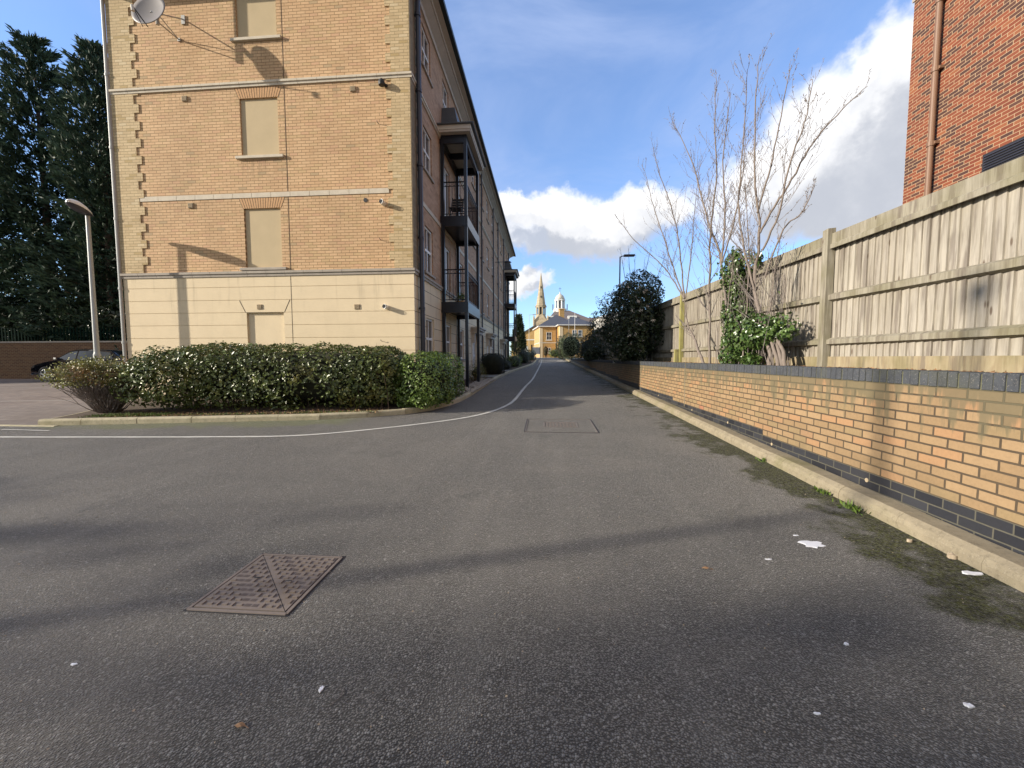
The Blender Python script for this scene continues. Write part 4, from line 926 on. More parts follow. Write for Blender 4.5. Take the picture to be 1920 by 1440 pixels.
b6= [(3.54, 8.5, 3.37), (3.58, 8.5, 4.35), (3.51, 8.5, 5.38), (3.57, 8.4, 6.58)]
b7= [(3.54, 8.5, 3.37), (3.61, 8.2, 4.04), (3.66, 8.0, 4.85), (3.64, 7.9, 5.65)]
t3= [(3.54, 6.6, 1.30), (3.54, 6.7, 1.73), (3.54, 7.1, 2.46), (3.55, 7.2, 2.8), (3.55, 7.1, 3.54), (3.56, 7.3, 4.37), (3.51, 7.3, 5.36), (3.54, 7.3, 6.49)]
b8= [(3.55, 7.1, 3.54), (3.7, 7.0, 3.9), (3.81, 6.8, 4.18), (3.91, 6.6, 4.5), (4.01, 6.5, 4.73), (4.29, 6.4, 5.06), (4.53, 6.3, 5.3)]
b9= [(3.61, 7.1, 3.25), (3.68, 6.8, 3.75), (3.71, 6.6, 4.46), (3.77, 6.4, 4.89), (3.85, 6.4, 5.5)]
b10= [(3.5, 7.1, 3.86), (3.55, 6.9, 4.37), (3.63, 6.8, 5.05), (3.72, 6.7, 5.91)]
b11= [(3.51, 6.8, 2.75), (3.6, 6.5, 3.41), (3.73, 6.3, 3.57), (3.83, 6.2, 3.9)]
b12= [(3.54, 7.1, 2.46), (3.45, 7.4, 3.42), (3.43, 7.6, 4.22), (3.48, 7.6, 5.31), (3.5, 7.6, 6.47)]
sapling('bare_tree', (3.45, 9.0, 1.32), [(t1, .034), (b1, .015), (b2, .016), (b3, .018), (b4, .012)], 'leftmost leafless sapling with a crooked stem leaning over the wall', seed=3, twigs=.85)
sapling('bare_tree', (3.46, 8.5, 1.32), [(t2, .026), (b5, .026), (b6, .018), (b7, .014), ([(3.5, 8.2, 1.3), (3.5, 8.1, 2.2), (3.55, 8.0, 3.4)], .012)], 'leafless sapling with straight pale stems between the ivy and the crooked sapling', seed=5, twigs=.95)
sapling('bare_tree', (3.54, 6.6, 1.32), [(t3, .036), (b8, .017), (b9, .015), (b10, .014), (b11, .012), (b12, .018), ([(3.5, 7.4, 1.3), (3.48, 7.3, 2.2), (3.5, 7.3, 3.2), (3.52, 7.6, 4.6)], .013), ([(3.6, 7.0, 1.3), (3.62, 6.8, 2.4), (3.66, 6.7, 3.3)], .012)], 'tallest leafless sapling rising through the ivy with a long branch reaching right', seed=9, twigs=1.0)
# ivy on the fence and around the sapling
iv = thing('ivy', (3.6, 7.5, 1.33), 'green ivy climbing the fence around the foot of the saplings', 'ivy')
cl = [((3.70, 8.30, 2.75), (.18, .26, .85), 2300), ((3.72, 8.1, 1.95), (.26, .48, .60), 1900), ((3.55, 7.55, 1.9), (.28, .50, .38), 1600), ((3.5, 6.85, 1.85), (.24, .42, .26), 1100), ((3.6, 7.9, 1.48), (.28, .45, .18), 700), ((3.85, 8.0, 3.25), (.10, .35, .22), 250), ((3.45, 7.05, 1.42), (.15, .3, .07), 200), ((3.6, 6.45, 1.9), (.16, .2, .2), 250)]
hp = [rbox_pts(n, c, h, 2.1, .22, .05, 1.31) for c, h, n in cl]; P = np.concatenate([a for a, n in hp]); N = np.concatenate([n for a, n in hp])
V, F = leaves(P, N+np.array([-.3, 0, .25]), .066, .058, .55); np_mesh('foliage', V, F, M['ivy_leaf'], iv)
for c, h, n in cl[1:3]: block_core('inner_growth', c, h, M['core'], iv, 2.2, .6)
b = MB(); S = smooth_line([(3.62, 6.42, 1.25), (3.60, 6.45, 1.5), (3.57, 6.62, 1.8), (3.55, 6.9, 2.1)], 4)
for dx, dy in ((0, 0), (.05, .03), (-.04, .04), (.02, -.05)): b.tube([(p.x+dx+.008*math.sin(i*1.3+dx*60), p.y+dy+.008*math.cos(i*1.1+dy*50), p.z) for i, p in enumerate(S)], [.034-.0015*i for i in range(len(S))], 7)
b.build('stem', M['bark'], iv, smooth=True)
L = []
for _ in range(60):
    y = random.uniform(6.5, 8.6); x = random.uniform(3.45, 3.9); L.append(([(x, y, 1.32), (x+random.uniform(-.1, .1), y+random.uniform(-.15, .15), random.uniform(1.6, 2.2)), (x+random.uniform(-.15, .15), y+random.uniform(-.3, .3), random.uniform(2.2, 3.3))], [.007, .005, .002]))
V, F = tubes_np(L, 4); np_mesh('vines', V, F, M['twig'], iv)
# evergreen with white flower heads, and the shrubs along the lane
def shrub(name, loc, blobs, m, label, leaf=.06, wid=.032, flowers=0, cat='shrub', core=.72, e=2.3, group=None, noise=.10, shell=.34):
    t = thing(name, loc, label, cat, group); zmn = loc[2]+.02
    hp = [rbox_pts(n, c, h, e, shell, noise, zmn) for c, h, n in blobs]; P = np.concatenate([a for a, n in hp]); N = np.concatenate([n for a, n in hp])
    V, F = leaves(P, N+np.array([0, 0, .3]), leaf, wid, .6); np_mesh('foliage', V, F, m, t)
    c, h, n = blobs[0]; block_core('inner_growth', c, h, M['core'], t, 2.3, core)
    V, F = tubes_np(stems(7, c[0]-.12, c[0]+.12, c[1]-.12, c[1]+.12, loc[2]-.05, c[2], .3, .025), 6); np_mesh('stems', V, F, M['oldbark'], t)
    if flowers:
        k = rng.choice(len(P), flowers, replace=False); k = k[(P[k][:, 0] < blobs[0][0][0]+.3)]; Q = P[k]+N[k]*.05
        Q = np.repeat(Q, 11, 0)+rng.normal(0, .028, (len(Q)*11, 3)); V, F = leaves(Q, np.repeat(N[k], 11, 0), .034, .03, .5); np_mesh('flowers', V, F, M['petal'], t)
    return t
shrub('flowering_shrub', (3.2, 15.2, 1.34), [((3.25, 15.2, 2.75), (.95, 1.7, 1.35), 10500), ((3.3, 14.6, 3.75), (.75, 1.2, .62), 3400), ((2.75, 16.6, 2.9), (.8, .9, 1.1), 2200), ((2.9, 14.6, 1.8), (.6, 1.1, .45), 1400)], M['dark_leaf'], 'large dark evergreen shrub dotted with white flower heads overhanging the wall', .095, .048, 260, noise=.14, core=.5)
shrub('dark_shrub', (3.0, 27, 1.34), [((3.1, 27.4, 2.0), (.85, 2.2, 1.0), 3400), ((2.85, 25.8, 1.7), (.5, .9, .5), 800), ((3.1, 26.6, 3.2), (.4, .5, .8), 700)], M['dark_leaf'], 'dark spreading shrub spilling over the wall beyond the flowering one', .11, .05)
shrub('grey_green_shrub', (2.9, 44.3, 1.34), [((2.9, 44.3, 2.75), (1.25, 1.6, 1.45), 3600)], M['grey_leaf'], 'sunlit pale green rounded shrub beyond the dark one by the wall', .12, .06)
shrub('dark_shrub', (2.7, 52, 1.34), [((2.3, 52, 2.8), (.85, 1.5, 1.6), 2200)], M['dark_leaf'], 'narrow dark green shrub at the far end of the wall', .14, .07)
shrub('clipped_bush', (-2.75, 21, G(21)+.09), [((-2.72, 21, 1.12), (.62, .95, .60), 5200)], M['box_leaf'], 'clipped dark block of a bush on the building side of the lane', .045, .025, e=4.0, noise=.02, core=.93, shell=.12)
shrub('low_shrub', (-2.8, 16.6, G(16.6)+.09), [((-2.85, 16.6, .85), (.42, .9, .40), 1300)], M['shrub_leaf'], 'sparse brownish low shrub just past the near balcony post', .045, .022, core=.4)
shrub('low_shrub', (-3.05, 18.2, G(18)+.09), [((-3.1, 18.1, .9), (.3, .5, .42), 700)], M['shrub_leaf'], 'small sparse brownish shrub close against the rendered front wall', .045, .022, core=.4)
shrub('low_shrub', (-2.55, 25.6, G(25.6)+.09), [((-2.55, 25.8, 1.0), (.5, 1.2, .42), 1900)], M['dark_leaf'], 'low dark green shrub right behind the clipped bush', .06, .03)
shrub('low_shrub', (-2.35, 30.5, G(30)+.09), [((-2.35, 30.5, 1.2), (.65, 1.9, .58), 2400)], M['bush_leaf'], 'green mounded shrub in front of the far balcony', .07, .035)
shrub('low_shrub', (-1.95, 38, G(38)+.09), [((-1.95, 38, 1.55), (.7, 2.6, .8), 2400)], M['dark_leaf'], 'taller dark green shrub under the far balcony', .09, .045)
shrub('low_shrub', (-1.6, 47, G(47)+.09), [((-1.6, 47, 1.75), (.6, 3.0, .7), 1700)], M['dark_leaf'], 'dark green shrub at the far end of the planting bed', .1, .05)
# moss and grass tufts
def tufts(name, pts, m, h=.05, label=None):
    P = np.array(pts); V, F = needles(P, np.tile([0, 0, 1.], (len(P), 1))+rng.normal(0, .5, (len(P), 3)), h, h*.22); o = np_mesh(name, V, F, m); return tag(o, kind='stuff')
pts = []
for _ in range(1500):
    x = random.uniform(-9.0, -7.6); y = random.gauss(7.0+.18*(x+8.9)+.22, .12); pts.append((x, y, G(y)+.09))
for _ in range(1500): x = random.uniform(-8.6, -3.5); y = 7.05+.175*(x+8.0)+abs(random.gauss(0, .10))+.14; pts.append((x, y, G(y)+.09))
tufts('grass', pts, M['grass'], .045)
L = []; pts = []
for _ in range(900):
    x = random.uniform(-8.6, -3.4); y = 7.05+.175*(x+8.0)+.12+abs(random.gauss(0, .28)); pts.append((x, y, G(y)+.105))
P = np.array(pts); V, F = leaves(P, np.tile([0, 0, 1.], (len(P), 1)), .045, .028, .5); tag(np_mesh('leaf_litter', V, F, M['dead_leaf']), kind='stuff')
pts = [(random.uniform(3.3, 3.95), random.uniform(3, 16), 1.335) for _ in range(2600)]
P = np.array(pts); V, F = leaves(P, np.tile([0, 0, 1.], (len(P), 1)), .05, .03, .6); tag(np_mesh('leaf_litter', V, F, M['dead_leaf']), kind='stuff')
b = MB()
for _ in range(420):
    y = random.uniform(11.8, 17.5); x = random.uniform(-2.75, -2.15); r = random.uniform(.02, .06); z = G(y)+.10; b.lathe([(r*.6, z-.01), (r, z+r*.3), (r*.5, z+r*.8)], x, y, 6)
tag(b.build('gravel', M['palegravel']), kind='stuff')
# conifers at the left
us = thing('evergreen_screen', (-27, 21, .4), 'low dark evergreen growth filling the gaps behind the palisade fence', 'hedge')
P, N = rbox_pts(26000, (-27, 21.2, 2.2), (14.5, 1.0, 2.3), 4.0, .6, .3, .4); V, F = leaves(P, N, .26, .15, .7); np_mesh('foliage', V, F, M['dark_leaf'], us)
block_core('inner_growth', (-27, 21.4, 2.1), (14.3, .8, 2.1), M['core'], us, 5.0, .97)
def conifer(loc, H, Rb, label, nb=120, seed=1, per=95, group='conifers behind the boundary wall', leafL=.34):
    rs = np.random.default_rng(seed); t = thing('conifer', loc, label, 'tree', group)
    base = np.array(loc); Ps = []; Ds = []; LN = []
    LN.append(([tuple(base), tuple(base+[.1, 0, H*.5]), tuple(base+[0, 0, H*.96])], [.30, .18, .03]))
    for i in range(nb):
        f = (i+.5)/nb; z = H*(.05+.93*f); az_ = i*2.39996+rs.uniform(-.4, .4); ln = Rb*((1-f)**.62)*rs.uniform(.72, 1.18)+.25; rise = .25+.75*f
        k = np.linspace(0, 1, 7); drp = -.12*ln*(1-f)
        br = base+np.stack([np.cos(az_)*ln*k, np.sin(az_)*ln*k, z+ln*rise*k**1.4*.75+drp*np.sin(k*3.1)], 1)
        LN.append((br, [.05*(1-f*.7)*(1-q*.85) for q in k]))
        m_ = int(per*(.4+ln/Rb)); q = rs.uniform(.12, 1.0, m_)**.8; idx = q*6; i0 = np.minimum(idx.astype(int), 5); fr = (idx-i0)[:, None]
        p = br[i0]*(1-fr)+br[i0+1]*fr; sp = .30*ln*(1-q*.55)+.10
        p = p+rs.normal(0, 1, (m_, 3))*np.stack([sp*.42, sp*.42, sp*.26], 1); Ps.append(p)
        dr = np.array([np.cos(az_), np.sin(az_), .35+.9*f]); Ds.append(dr+rs.normal(0, .42, (m_, 3)))
    V, F = tubes_np(LN, 5); np_mesh('trunk', V, F, M['oldbark'], t)
    P = np.concatenate(Ps); D = np.concatenate(Ds); parts = []
    for k in range(3): parts.append(needles(P+rng.normal(0, .06, P.shape), D+rng.normal(0, .35, D.shape), leafL, leafL*.30, .10))
    V, F = join_np(parts); np_mesh('foliage', V, F, M['conifer_leaf'], t); return t
c1 = conifer((-30.2, 22.5, .5), 20.0, 3.6, 'tallest dark conifer with a plumed top at the left edge', seed=2)
c2 = conifer((-25.6, 22.0, .5), 19.0, 3.4, 'dark conifer with a forked plumed top between the lamp head and the building', seed=4)
def conecopy(o, x, y, s, rz, label): c = copy_tree(o); relabel(c, (x, y, .5), rz, s, label); return c
conecopy(c1, -27.9, 25.5, (.9, .9, .86), 1.3, 'dark conifer set back between the two tallest plumed ones')
conecopy(c2, -22.6, 24.0, (1.05, 1.05, .93), 2.1, 'dark conifer rising directly behind the lamp post')
conecopy(c1, -19.6, 22.5, (.95, .95, .82), 3.3, 'shorter dark conifer beside the gable corner above the parked cars')
conecopy(c2, -33.8, 21.5, (1.0, 1.0, .98), 4.4, 'dark conifer at the extreme left edge of the picture')
conecopy(c2, -17.0, 24.5, (1, 1, .78), 5.0, 'lowest dark conifer mostly hidden behind the gable')
for x_, y_, s_, l_ in ((-46, 9.5, .62, 'conifer standing outside the frame at the far left'), (-52, 9.0, .7, 'second conifer standing outside the frame at the far left'), (-40, 10.5, .45, 'shortest conifer standing outside the frame at the far left')): conecopy(c1, x_, y_, (s_, s_, s_), x_, l_)
conecopy(c1, -31.5, 28.0, (1.1, 1.1, .9), .4, 'dark conifer in the second row at the left')
# ---------------------------------------------------------------- buildings at the end of the lane
def simple_window(parent, P, u0, u1, v0, v1, bars=1, out=.03, sill=True):
    b = MB(P); f = .07; b.box(u0, u1, v0, v1, .001, out*.6); w_ = b.build('pane', M['glass'], None) if 0 else None
    b = MB(P); fb = lambda a, c, d_, e: b.box(a, c, d_, e, 0, out)
    fb(u0-.02, u0+f, v0, v1); fb(u1-f, u1+.02, v0, v1); fb(u0+f, u1-f, v1-f, v1); fb(u0+f, u1-f, v0, v0+f)
    for k in range(1, bars+1): c = u0+(u1-u0)*k/(bars+1); fb(c-.03, c+.03, v0+f, v1-f)
    fb(u0+f, u1-f, (v0+v1)/2-.03, (v0+v1)/2+.03)
    wo = b.build('window', M['white'], parent)
    b = MB(P); b.box(u0+f, u1-f, v0+f, v1-f, .001, out*.5); b.build('pane', M['glass'], wo)
    if sill: b = MB(P); b.box(u0-.15, u1+.15, v0-.16, v0-.001, 0, .09); b.build('sill', M['offwhite'], wo)
    return wo
# yellow brick house, slightly turned
hz = 1.5
yh = thing('yellow_brick_house', (-.9, 75, hz), 'yellow brick house with grey slate hipped roofs closing the end of the lane', 'house', rz=R(8))
def hip(b, x0, x1, y0, y1, z, h, o_=.35):
    x0 -= o_; x1 += o_; y0 -= o_; y1 += o_; q = min((x1-x0), (y1-y0))/2
    if (x1-x0) >= (y1-y0): a, c = (x0+q, (y0+y1)/2, z+h), (x1-q, (y0+y1)/2, z+h); fs = [(0,1,5,4),(1,2,5),(2,3,4,5),(3,0,4)]
    else: a, c = ((x0+x1)/2, y0+q, z+h), ((x0+x1)/2, y1-q, z+h); fs = [(0,1,4),(1,2,5,4),(2,3,5),(3,0,4,5)]
    b.add([(x0,y0,z),(x1,y0,z),(x1,y1,z),(x0,y1,z),a,c], fs+[(3,2,1,0)])
b = MB(); b.box(0, 4.4, 0, 9, -.5, 5.75); b.build('wall', M['house_brick'], yh)
b = MB(); b.box(3.3, 9.6, -2.4, 8, -.5, 5.85); b.build('wing_wall', M['house_brick'], yh)
b = MB()
for (x0, x1, y0, y1) in ((-.02, .55, -.03, .4), (3.28, 3.9, -2.43, -2.0)): b.box(x0, x1, y0, y1, -.5, 5.6)
b.build('quoin', M['render'], yh)  # pale corner strips; the sunlit side faces are put into the colour
b = MB(); b.box(-.04, 3.29, -.04, 9.04, 2.75, 2.9); b.box(3.27, 9.64, -2.44, 8.04, 2.76, 2.91); b.build('string_course', M['offwhite'], yh)
b = MB(); b.box(-.35, 3.2, -.35, 9.35, 5.751, 5.93); b.box(2.95, 9.95, -2.75, 8.35, 5.851, 6.02); b.build('eaves', M['white'], yh)
b = MB(); hip(b, 0, 7.4, 0, 9, 5.94, 2.5); b.build('roof', M['slate'], yh)
b = MB(); hip(b, 3.3, 9.6, -2.4, 8, 6.03, 1.75); b.build('wing_roof', M['slate'], yh)
b = MB(); b.box(4.35, 5.25, 3.6, 4.5, 7.2, 9.4); b.box(4.27, 5.33, 3.52, 4.58, 9.401, 9.6); ch = b.build('chimney', M['house_brick'], yh)
HP = lambda u, v, n: (u, -n, v)
simple_window(yh, HP, 1.25, 2.2, 3.35, 4.8); simple_window(yh, HP, 1.25, 2.1, .95, 1.9, 1)
HW = lambda u, v, n: (u, -2.4-n, v)
simple_window(yh, HW, 5.6, 6.35, 3.9, 5.05, 0); simple_window(yh, HW, 6.65, 7.4, 3.9, 5.05, 0)
b = MB(); b.tube([(3.1, -.06, 0), (3.1, -.06, 5.7)], .05, 8); b.build('downpipe', M['pipe'], yh)
# church
cx_, cy_ = -1.05, 112.0; g0 = 1.9
chh = thing('church', (cx_, cy_, g0), 'pale stone church tower with an octagonal spire above an open belfry', 'church')
b = MB(); b.box(cx_-1.95, cx_+1.95, cy_-1.95, cy_+1.95, g0-1, 11.2); b.build('tower', M['church_stone'], chh)
def octo(b, lv, n=8, a0=R(22.5)): b.lathe([(r, z) for r, z in lv], cx_, cy_, n, a0=a0)
b = MB(); vs = [(cx_-1.95, cy_-1.95, 11.201), (cx_+1.95, cy_-1.95, 11.201), (cx_+1.95, cy_+1.95, 11.201), (cx_-1.95, cy_+1.95, 11.201)]; top = [(cx_+1.32*math.cos(R(22.5+45*k)), cy_+1.32*math.sin(R(22.5+45*k)), 13.4) for k in range(8)]
b.add(vs+top, [(0, 1, 10, 9), (1, 2, 4+7+0-0, 10) if 0 else (0, 9, 8), (1, 11, 10), (1, 2, 4, 11), (2, 5, 4), (2, 3, 6, 5), (3, 7, 6), (3, 0, 8, 7)]); b.build('broach', M['church_stone'], chh)
b = MB(); octo(b, [(.85, 13.3), (.85, 16.1)]); b.build('belfry_core', M['dark'], chh)
b = MB()
for k in range(8):
    a = R(22.5+45*k); x, y = cx_+1.22*math.cos(a), cy_+1.22*math.sin(a); b.tube([(x, y, 13.35), (x, y, 15.9)], .22, 8)
    a2 = a+R(22.5); p = Vector((cx_+1.13*math.cos(a2), cy_+1.13*math.sin(a2), 15.5)); b.box(p.x-.42, p.x+.42, p.y-.25, p.y+.25, 15.45, 15.9) if k % 2 == 1 else b.tube([(x, y, 15.55), (cx_+1.22*math.cos(a+R(45)), cy_+1.22*math.sin(a+R(45)), 15.55)], .3, 6)
octo(b, [(1.34, 13.25), (1.34, 13.5)]); octo(b, [(1.5, 15.85), (1.5, 16.1), (1.38, 16.15)]); b.build('belfry', M['church_stone'], chh)
b = MB(); octo(b, [(1.36, 16.151), (.72, 20.4), (.05, 24.9)]); b.build('spire', M['church_stone'], chh)
b = MB()
for z, r in ((18.0, 1.1), (20.6, .71)): b.box(cx_-.12, cx_+.12, cy_-r-.05, cy_-r+.3, z, z+.5)
b.build('lucarne', M['dark'], chh)
b = MB()
for sx in (-1, 1):
    b.lathe([(.25, 10.2), (.25, 12.2), (.28, 12.25), (.02, 13.4)], cx_+sx*1.9, cy_-1.9, 6)
b.build('pinnacle', M['church_stone'], chh)
# great slate roofed hall with a white cupola
hx, hy = 4.75, 128.0
hall = thing('domed_hall', (hx, hy, 1.9), 'broad slate roofed hall crowned by a white domed cupola with a cross', 'building')
b = MB(); b.box(.9, 14.9, 120, 136, .5, 12.0); b.build('wall', M['church_stone'], hall)
b = MB(); b.add([(.3, 118.5, 12.0), (15.5, 118.5, 12.0), (15.5, 137, 12.0), (.3, 137, 12.0), (3.2, 127, 16.3), (7.6, 127, 16.3)], [(0,1,5,4),(1,2,5),(2,3,4,5),(3,0,4),(3,2,1,0)]); b.build('roof', M['slate_brown'], hall)
b = MB(); b.add([(.6, 116, 8.0), (15.8, 116, 8.0), (15.8, 120, 13.3), (.6, 120, 13.3)], [(0,1,2,3)]); b.add([(.6, 116.2, 1.0), (15.8, 116.2, 1.0), (15.8, 116.2, 8.1), (.6, 116.2, 8.1)], [(0,1,2,3)]); b.add([(15.8, 116, 8.0), (15.8, 124, 8), (15.8, 120, 13.3)], [(0,1,2)]); b.build('front_roof', M['slate_brown'], hall)
for x in (1.9, 8.1):
    b = MB(); b.box(x-1.3, x+1.3, 119.6, 123, 12.6, 13.9); do = b.build('dormer', M['white'], hall)
    for dx in (-.75, .05): b = MB(); b.box(x+dx, x+dx+.6, 119.55, 119.599, 12.8, 13.6); b.build('pane', M['glass'], do)
def L8(b, lv, n=8): b.lathe(lv, hx, hy, n, a0=R(22.5))
b = MB(); L8(b, [(2.15, 14.5), (2.15, 16.9), (1.9, 16.95)]); b.build('cupola_base', M['white'], hall)
cup = MB(); L8(cup, [(1.05, 16.9), (1.05, 19.6)]); cup.build('lantern_core', M['slate'], hall)
b = MB()
for k in range(8):
    a = R(22.5+45*k); x, y = hx+1.42*math.cos(a), hy+1.42*math.sin(a); b.tube([(x, y, 16.9), (x, y, 19.7)], .26, 8)
L8(b, [(1.75, 19.4), (1.8, 19.8), (1.55, 19.85)]); b.build('lantern', M['white'], hall)
b = MB(); b.lathe([(1.5, 19.851), (1.42, 20.4), (1.1, 21.0), (.6, 21.4), (.22, 21.6), (.16, 22.1), (.02, 22.3)], hx, hy, 16); b.build('dome', M['offwhite'], hall, smooth=True)
b = MB(); b.tube([(hx, hy, 22.3), (hx, hy, 23.7)], .05, 6); b.tube([(hx-.45, hy, 23.2), (hx+.45, hy, 23.2)], .05, 6); b.build('cross', M['lead'], hall)
b = MB()
for sx in (-2.1, 2.1): b.tube([(hx+sx*1.05, hy-1.2, 16.4), (hx+sx*1.05, hy-1.2, 18.2)], .14, 6)
b.build('finial', M['lead'], hall)
# gabled brick building left of the church
gb = thing('gabled_brick_building', (-4.9, 104, 1.9), 'low orange brick building with a gabled roof and an arched window left of the church', 'building')
b = MB(); b.prism([(-8.6, .8), (-1.8, .8), (-1.8, 9.6), (-2.2, 9.8), (-8.6, 6.1)], 104, 112, 'y'); b.build('wall', M['house_brick'], gb)
b = MB(); b.prism([(-8.9, 5.95), (-2.2, 9.82), (-2.2, 10.15), (-8.9, 6.25)], 103.7, 112, 'y'); b.build('roof', M['slate'], gb)
b = MB(); b.box(-8.6, -1.85, 103.95, 103.999, 6.1, 6.35); b.build('string_course', M['white'], gb)
b = MB(); pr = [(-5.95, 2.6), (-4.35, 2.6), (-4.35, 4.2)]+[(-5.15+.8*math.cos(R(a)), 4.2+.8*math.sin(R(a))) for a in range(15, 180, 15)]+[(-5.95, 4.2)]; b.prism(pr, 103.93, 103.999, 'y'); wo = b.build('arched_window', M['white'], gb)
b = MB(); pr = [(-5.7, 3.9), (-4.6, 3.9), (-4.6, 4.2)]+[(-5.15+.55*math.cos(R(a)), 4.2+.55*math.sin(R(a))) for a in range(15, 180, 15)]+[(-5.7, 4.2)]; b.prism(pr, 103.90, 103.929, 'y'); b.build('pane', M['glass'], wo)
b = MB(); b.box(-2.9, -2.1, 103.93, 103.999, 3.4, 4.4); wo = b.build('window', M['white'], gb)
b = MB(); b.box(-2.8, -2.2, 103.90, 103.929, 3.5, 4.3); b.build('pane', M['glass'], wo)
# cream building at the right, seen over the fence
cb = thing('cream_building', (16, 92, 1.9), 'large cream rendered building showing above the fence beside the flowering shrub', 'building')
b = MB(); b.box(11.9, 24, 90, 102, 0, 10.4); b.build('wall', M['offwhite'], cb)
b = MB(); hip(b, 11.9, 24, 90, 102, 10.41, 2.2); b.build('roof', M['offwhite'], cb)
for x in (13.2, 15.2, 17.2, 19.2):
    b = MB(); b.box(x, x+1, 89.96, 89.999, 7.4, 9.0); b.build('window', M['glass'], cb)
# cars, planter, sign, posts
def make_car(name, loc, paint, label, rz, estate=True, cat='car', group=None):
    """built along local x, nose at -x"""
    t = thing(name, loc, label, cat, group, rz=rz); ORG[t.name] = None; Wd = .88
    prof = [(-2.28, .32), (-2.30, .50), (-2.24, .66), (-2.05, .76), (-1.45, .89), (-1.05, .95), (-.35, 1.36), (.0, 1.44), (.6, 1.46), (1.3, 1.42), (1.72, 1.36), (2.18, 1.02), (2.26, .85), (2.30, .60), (2.26, .32)]
    secs = [(-1.0, .0), (-.97, .02), (-.80, .06)]
    vs = []; n = len(prof); ys = [-Wd, -Wd*.985, -Wd*.93, Wd*.93, Wd*.985, Wd]
    def sec(y, ins, zf):
        out = []
        for (x, z) in prof:
            tum = max(0.0, (z-.92))*.34; yy = y*(1-tum/ Wd)*(1-.10*max(0, abs(x)-1.7)/.6); out.append((x*(1-ins*.6), yy, .30+(z-.30)*(1-ins*zf)))
        return out
    S = [sec(-Wd, .03, .5), sec(-Wd*.97, .01, .1), sec(-Wd*.75, 0, 0), sec(Wd*.75, 0, 0), sec(Wd*.97, .01, .1), sec(Wd, .03, .5)]
    fs = []
    for s_ in S: vs += s_
    for i in range(5):
        for k in range(n): a0 = i*n+k; a1 = i*n+(k+1) % n; fs.append((a0, a1, a1+n, a0+n))
    fs += [tuple(range(n)), tuple(range(5*n, 6*n))[::-1]]
    b = MB(); b.add(vs, fs); body = b.build('body', paint, t, smooth=True, bevel=.0)
    for sy in (-1, 1):
        q = lambda x, z: (x, sy*(Wd*(1-max(0, z-.92)*.34/Wd)+.004), z)
        b = MB(); b.add([q(-.92, .97), q(.05, .985), q(.05, 1.36), q(-.28, 1.33)], [(0,1,2,3)]); b.add([q(.12, .985), q(.98, .99), q(.98, 1.37), q(.12, 1.37)], [(0,1,2,3)]); b.add([q(1.04, .99), q(1.85, 1.02), q(1.62, 1.30), q(1.04, 1.36)], [(0,1,2,3)])
        b.build('side_window', M['carglass'], t)
        for wx in (-1.42, 1.36):
            b = MB(); b.tube([(wx, sy*(Wd-.20), .32), (wx, sy*(Wd+.004), .32)], .365, 24); ar = b.build('wheel_arch', M['dark'], t)
            b = MB(); b.tube([(wx, sy*(Wd-.17), .315), (wx, sy*(Wd+.012), .315)], .315, 28); wh = b.build('wheel', M['tyre'], t)
            b = MB(); 
            for k in range(5):
                a = 2*math.pi*k/5+.3; c, s2 = math.cos(a), math.sin(a); y_ = sy*(Wd+.022)
                b.add([(wx+c*.03-s2*.045, y_, .315+s2*.03+c*.045), (wx+c*.03+s2*.045, y_, .315+s2*.03-c*.045), (wx+c*.22+s2*.03, y_, .315+s2*.22-c*.03), (wx+c*.22-s2*.03, y_, .315+s2*.22+c*.03)], [(0,1,2,3)])
            b.tube([(wx+.225*math.cos(2*math.pi*k/24), sy*(Wd+.018), .315+.225*math.sin(2*math.pi*k/24)) for k in range(25)], .018, 5, cap=False); b.tube([(wx, sy*(Wd+.012), .315), (wx, sy*(Wd+.03), .315)], .045, 10)
            b.build('rim', M['rim'], wh)
        b = MB(); b.box(-.82, -.66, sy*(Wd-.02) if sy > 0 else -Wd-.14, Wd+.14 if sy > 0 else -(Wd-.02), .96, 1.08); b.build('mirror', paint, t, bevel=.03)
        b = MB(); b.add([(-2.24, sy*.82, .60), (-2.27, sy*.50, .60), (-2.2, sy*.52, .72), (-2.0, sy*.80, .77), (-2.02, sy*.85, .66)], [(0,1,2,3,4)]); b.build('headlight', M['lampglass'], t)
        b = MB(); b.box(-.01, .14, sy*(Wd+.0) if sy > 0 else -Wd-.02, Wd+.02 if sy > 0 else -Wd, .88, .91); b.build('door_handle', M['rim'], t)
    b = MB(); b.add([(-1.03, -.74, .975), (-1.03, .74, .975), (-.37, .62, 1.375), (-.37, -.62, 1.375)], [(0,1,2,3)]); b.build('windscreen', M['carglass'], t)
    return t
make_car('parked_car', (-20.6, 16.85, G(16.85)-.0), M['carpaint'], 'dark blue estate car parked in front of the brick boundary wall', 0.0)
make_car('parked_car', (-14.9, 16.8, G(16.8)), M['carpaint'], 'dark car parked behind the first one, mostly hidden by the hedge', 0.0)
make_car('parked_car', (4.0, 92.5, G(92.5)), M['silver'], 'silver car parked in front of the yellow brick house', R(8))
make_car('parked_car', (6.6, 88.5, G(88.5)), M['silver'], 'silver car half hidden behind the clay planter', R(5))
t = thing('planter', (5.55, 84, G(84)), 'square clay coloured planter beside the silver cars', 'planter')
b = MB(); z = G(84); b.box(4.9, 6.2, 83.4, 84.6, z, z+1.1); b.box(4.85, 6.25, 83.35, 84.65, z+1.101, z+1.2); b.build('box', M['clay'], t)
shrub('round_bush', (1.9, 73, G(73)), [((1.9, 73, G(73)+.8), (1.2, .8, .85), 900)], M['bush_leaf'], 'low rounded bush at the left of the hedge before the house', .14, .07)
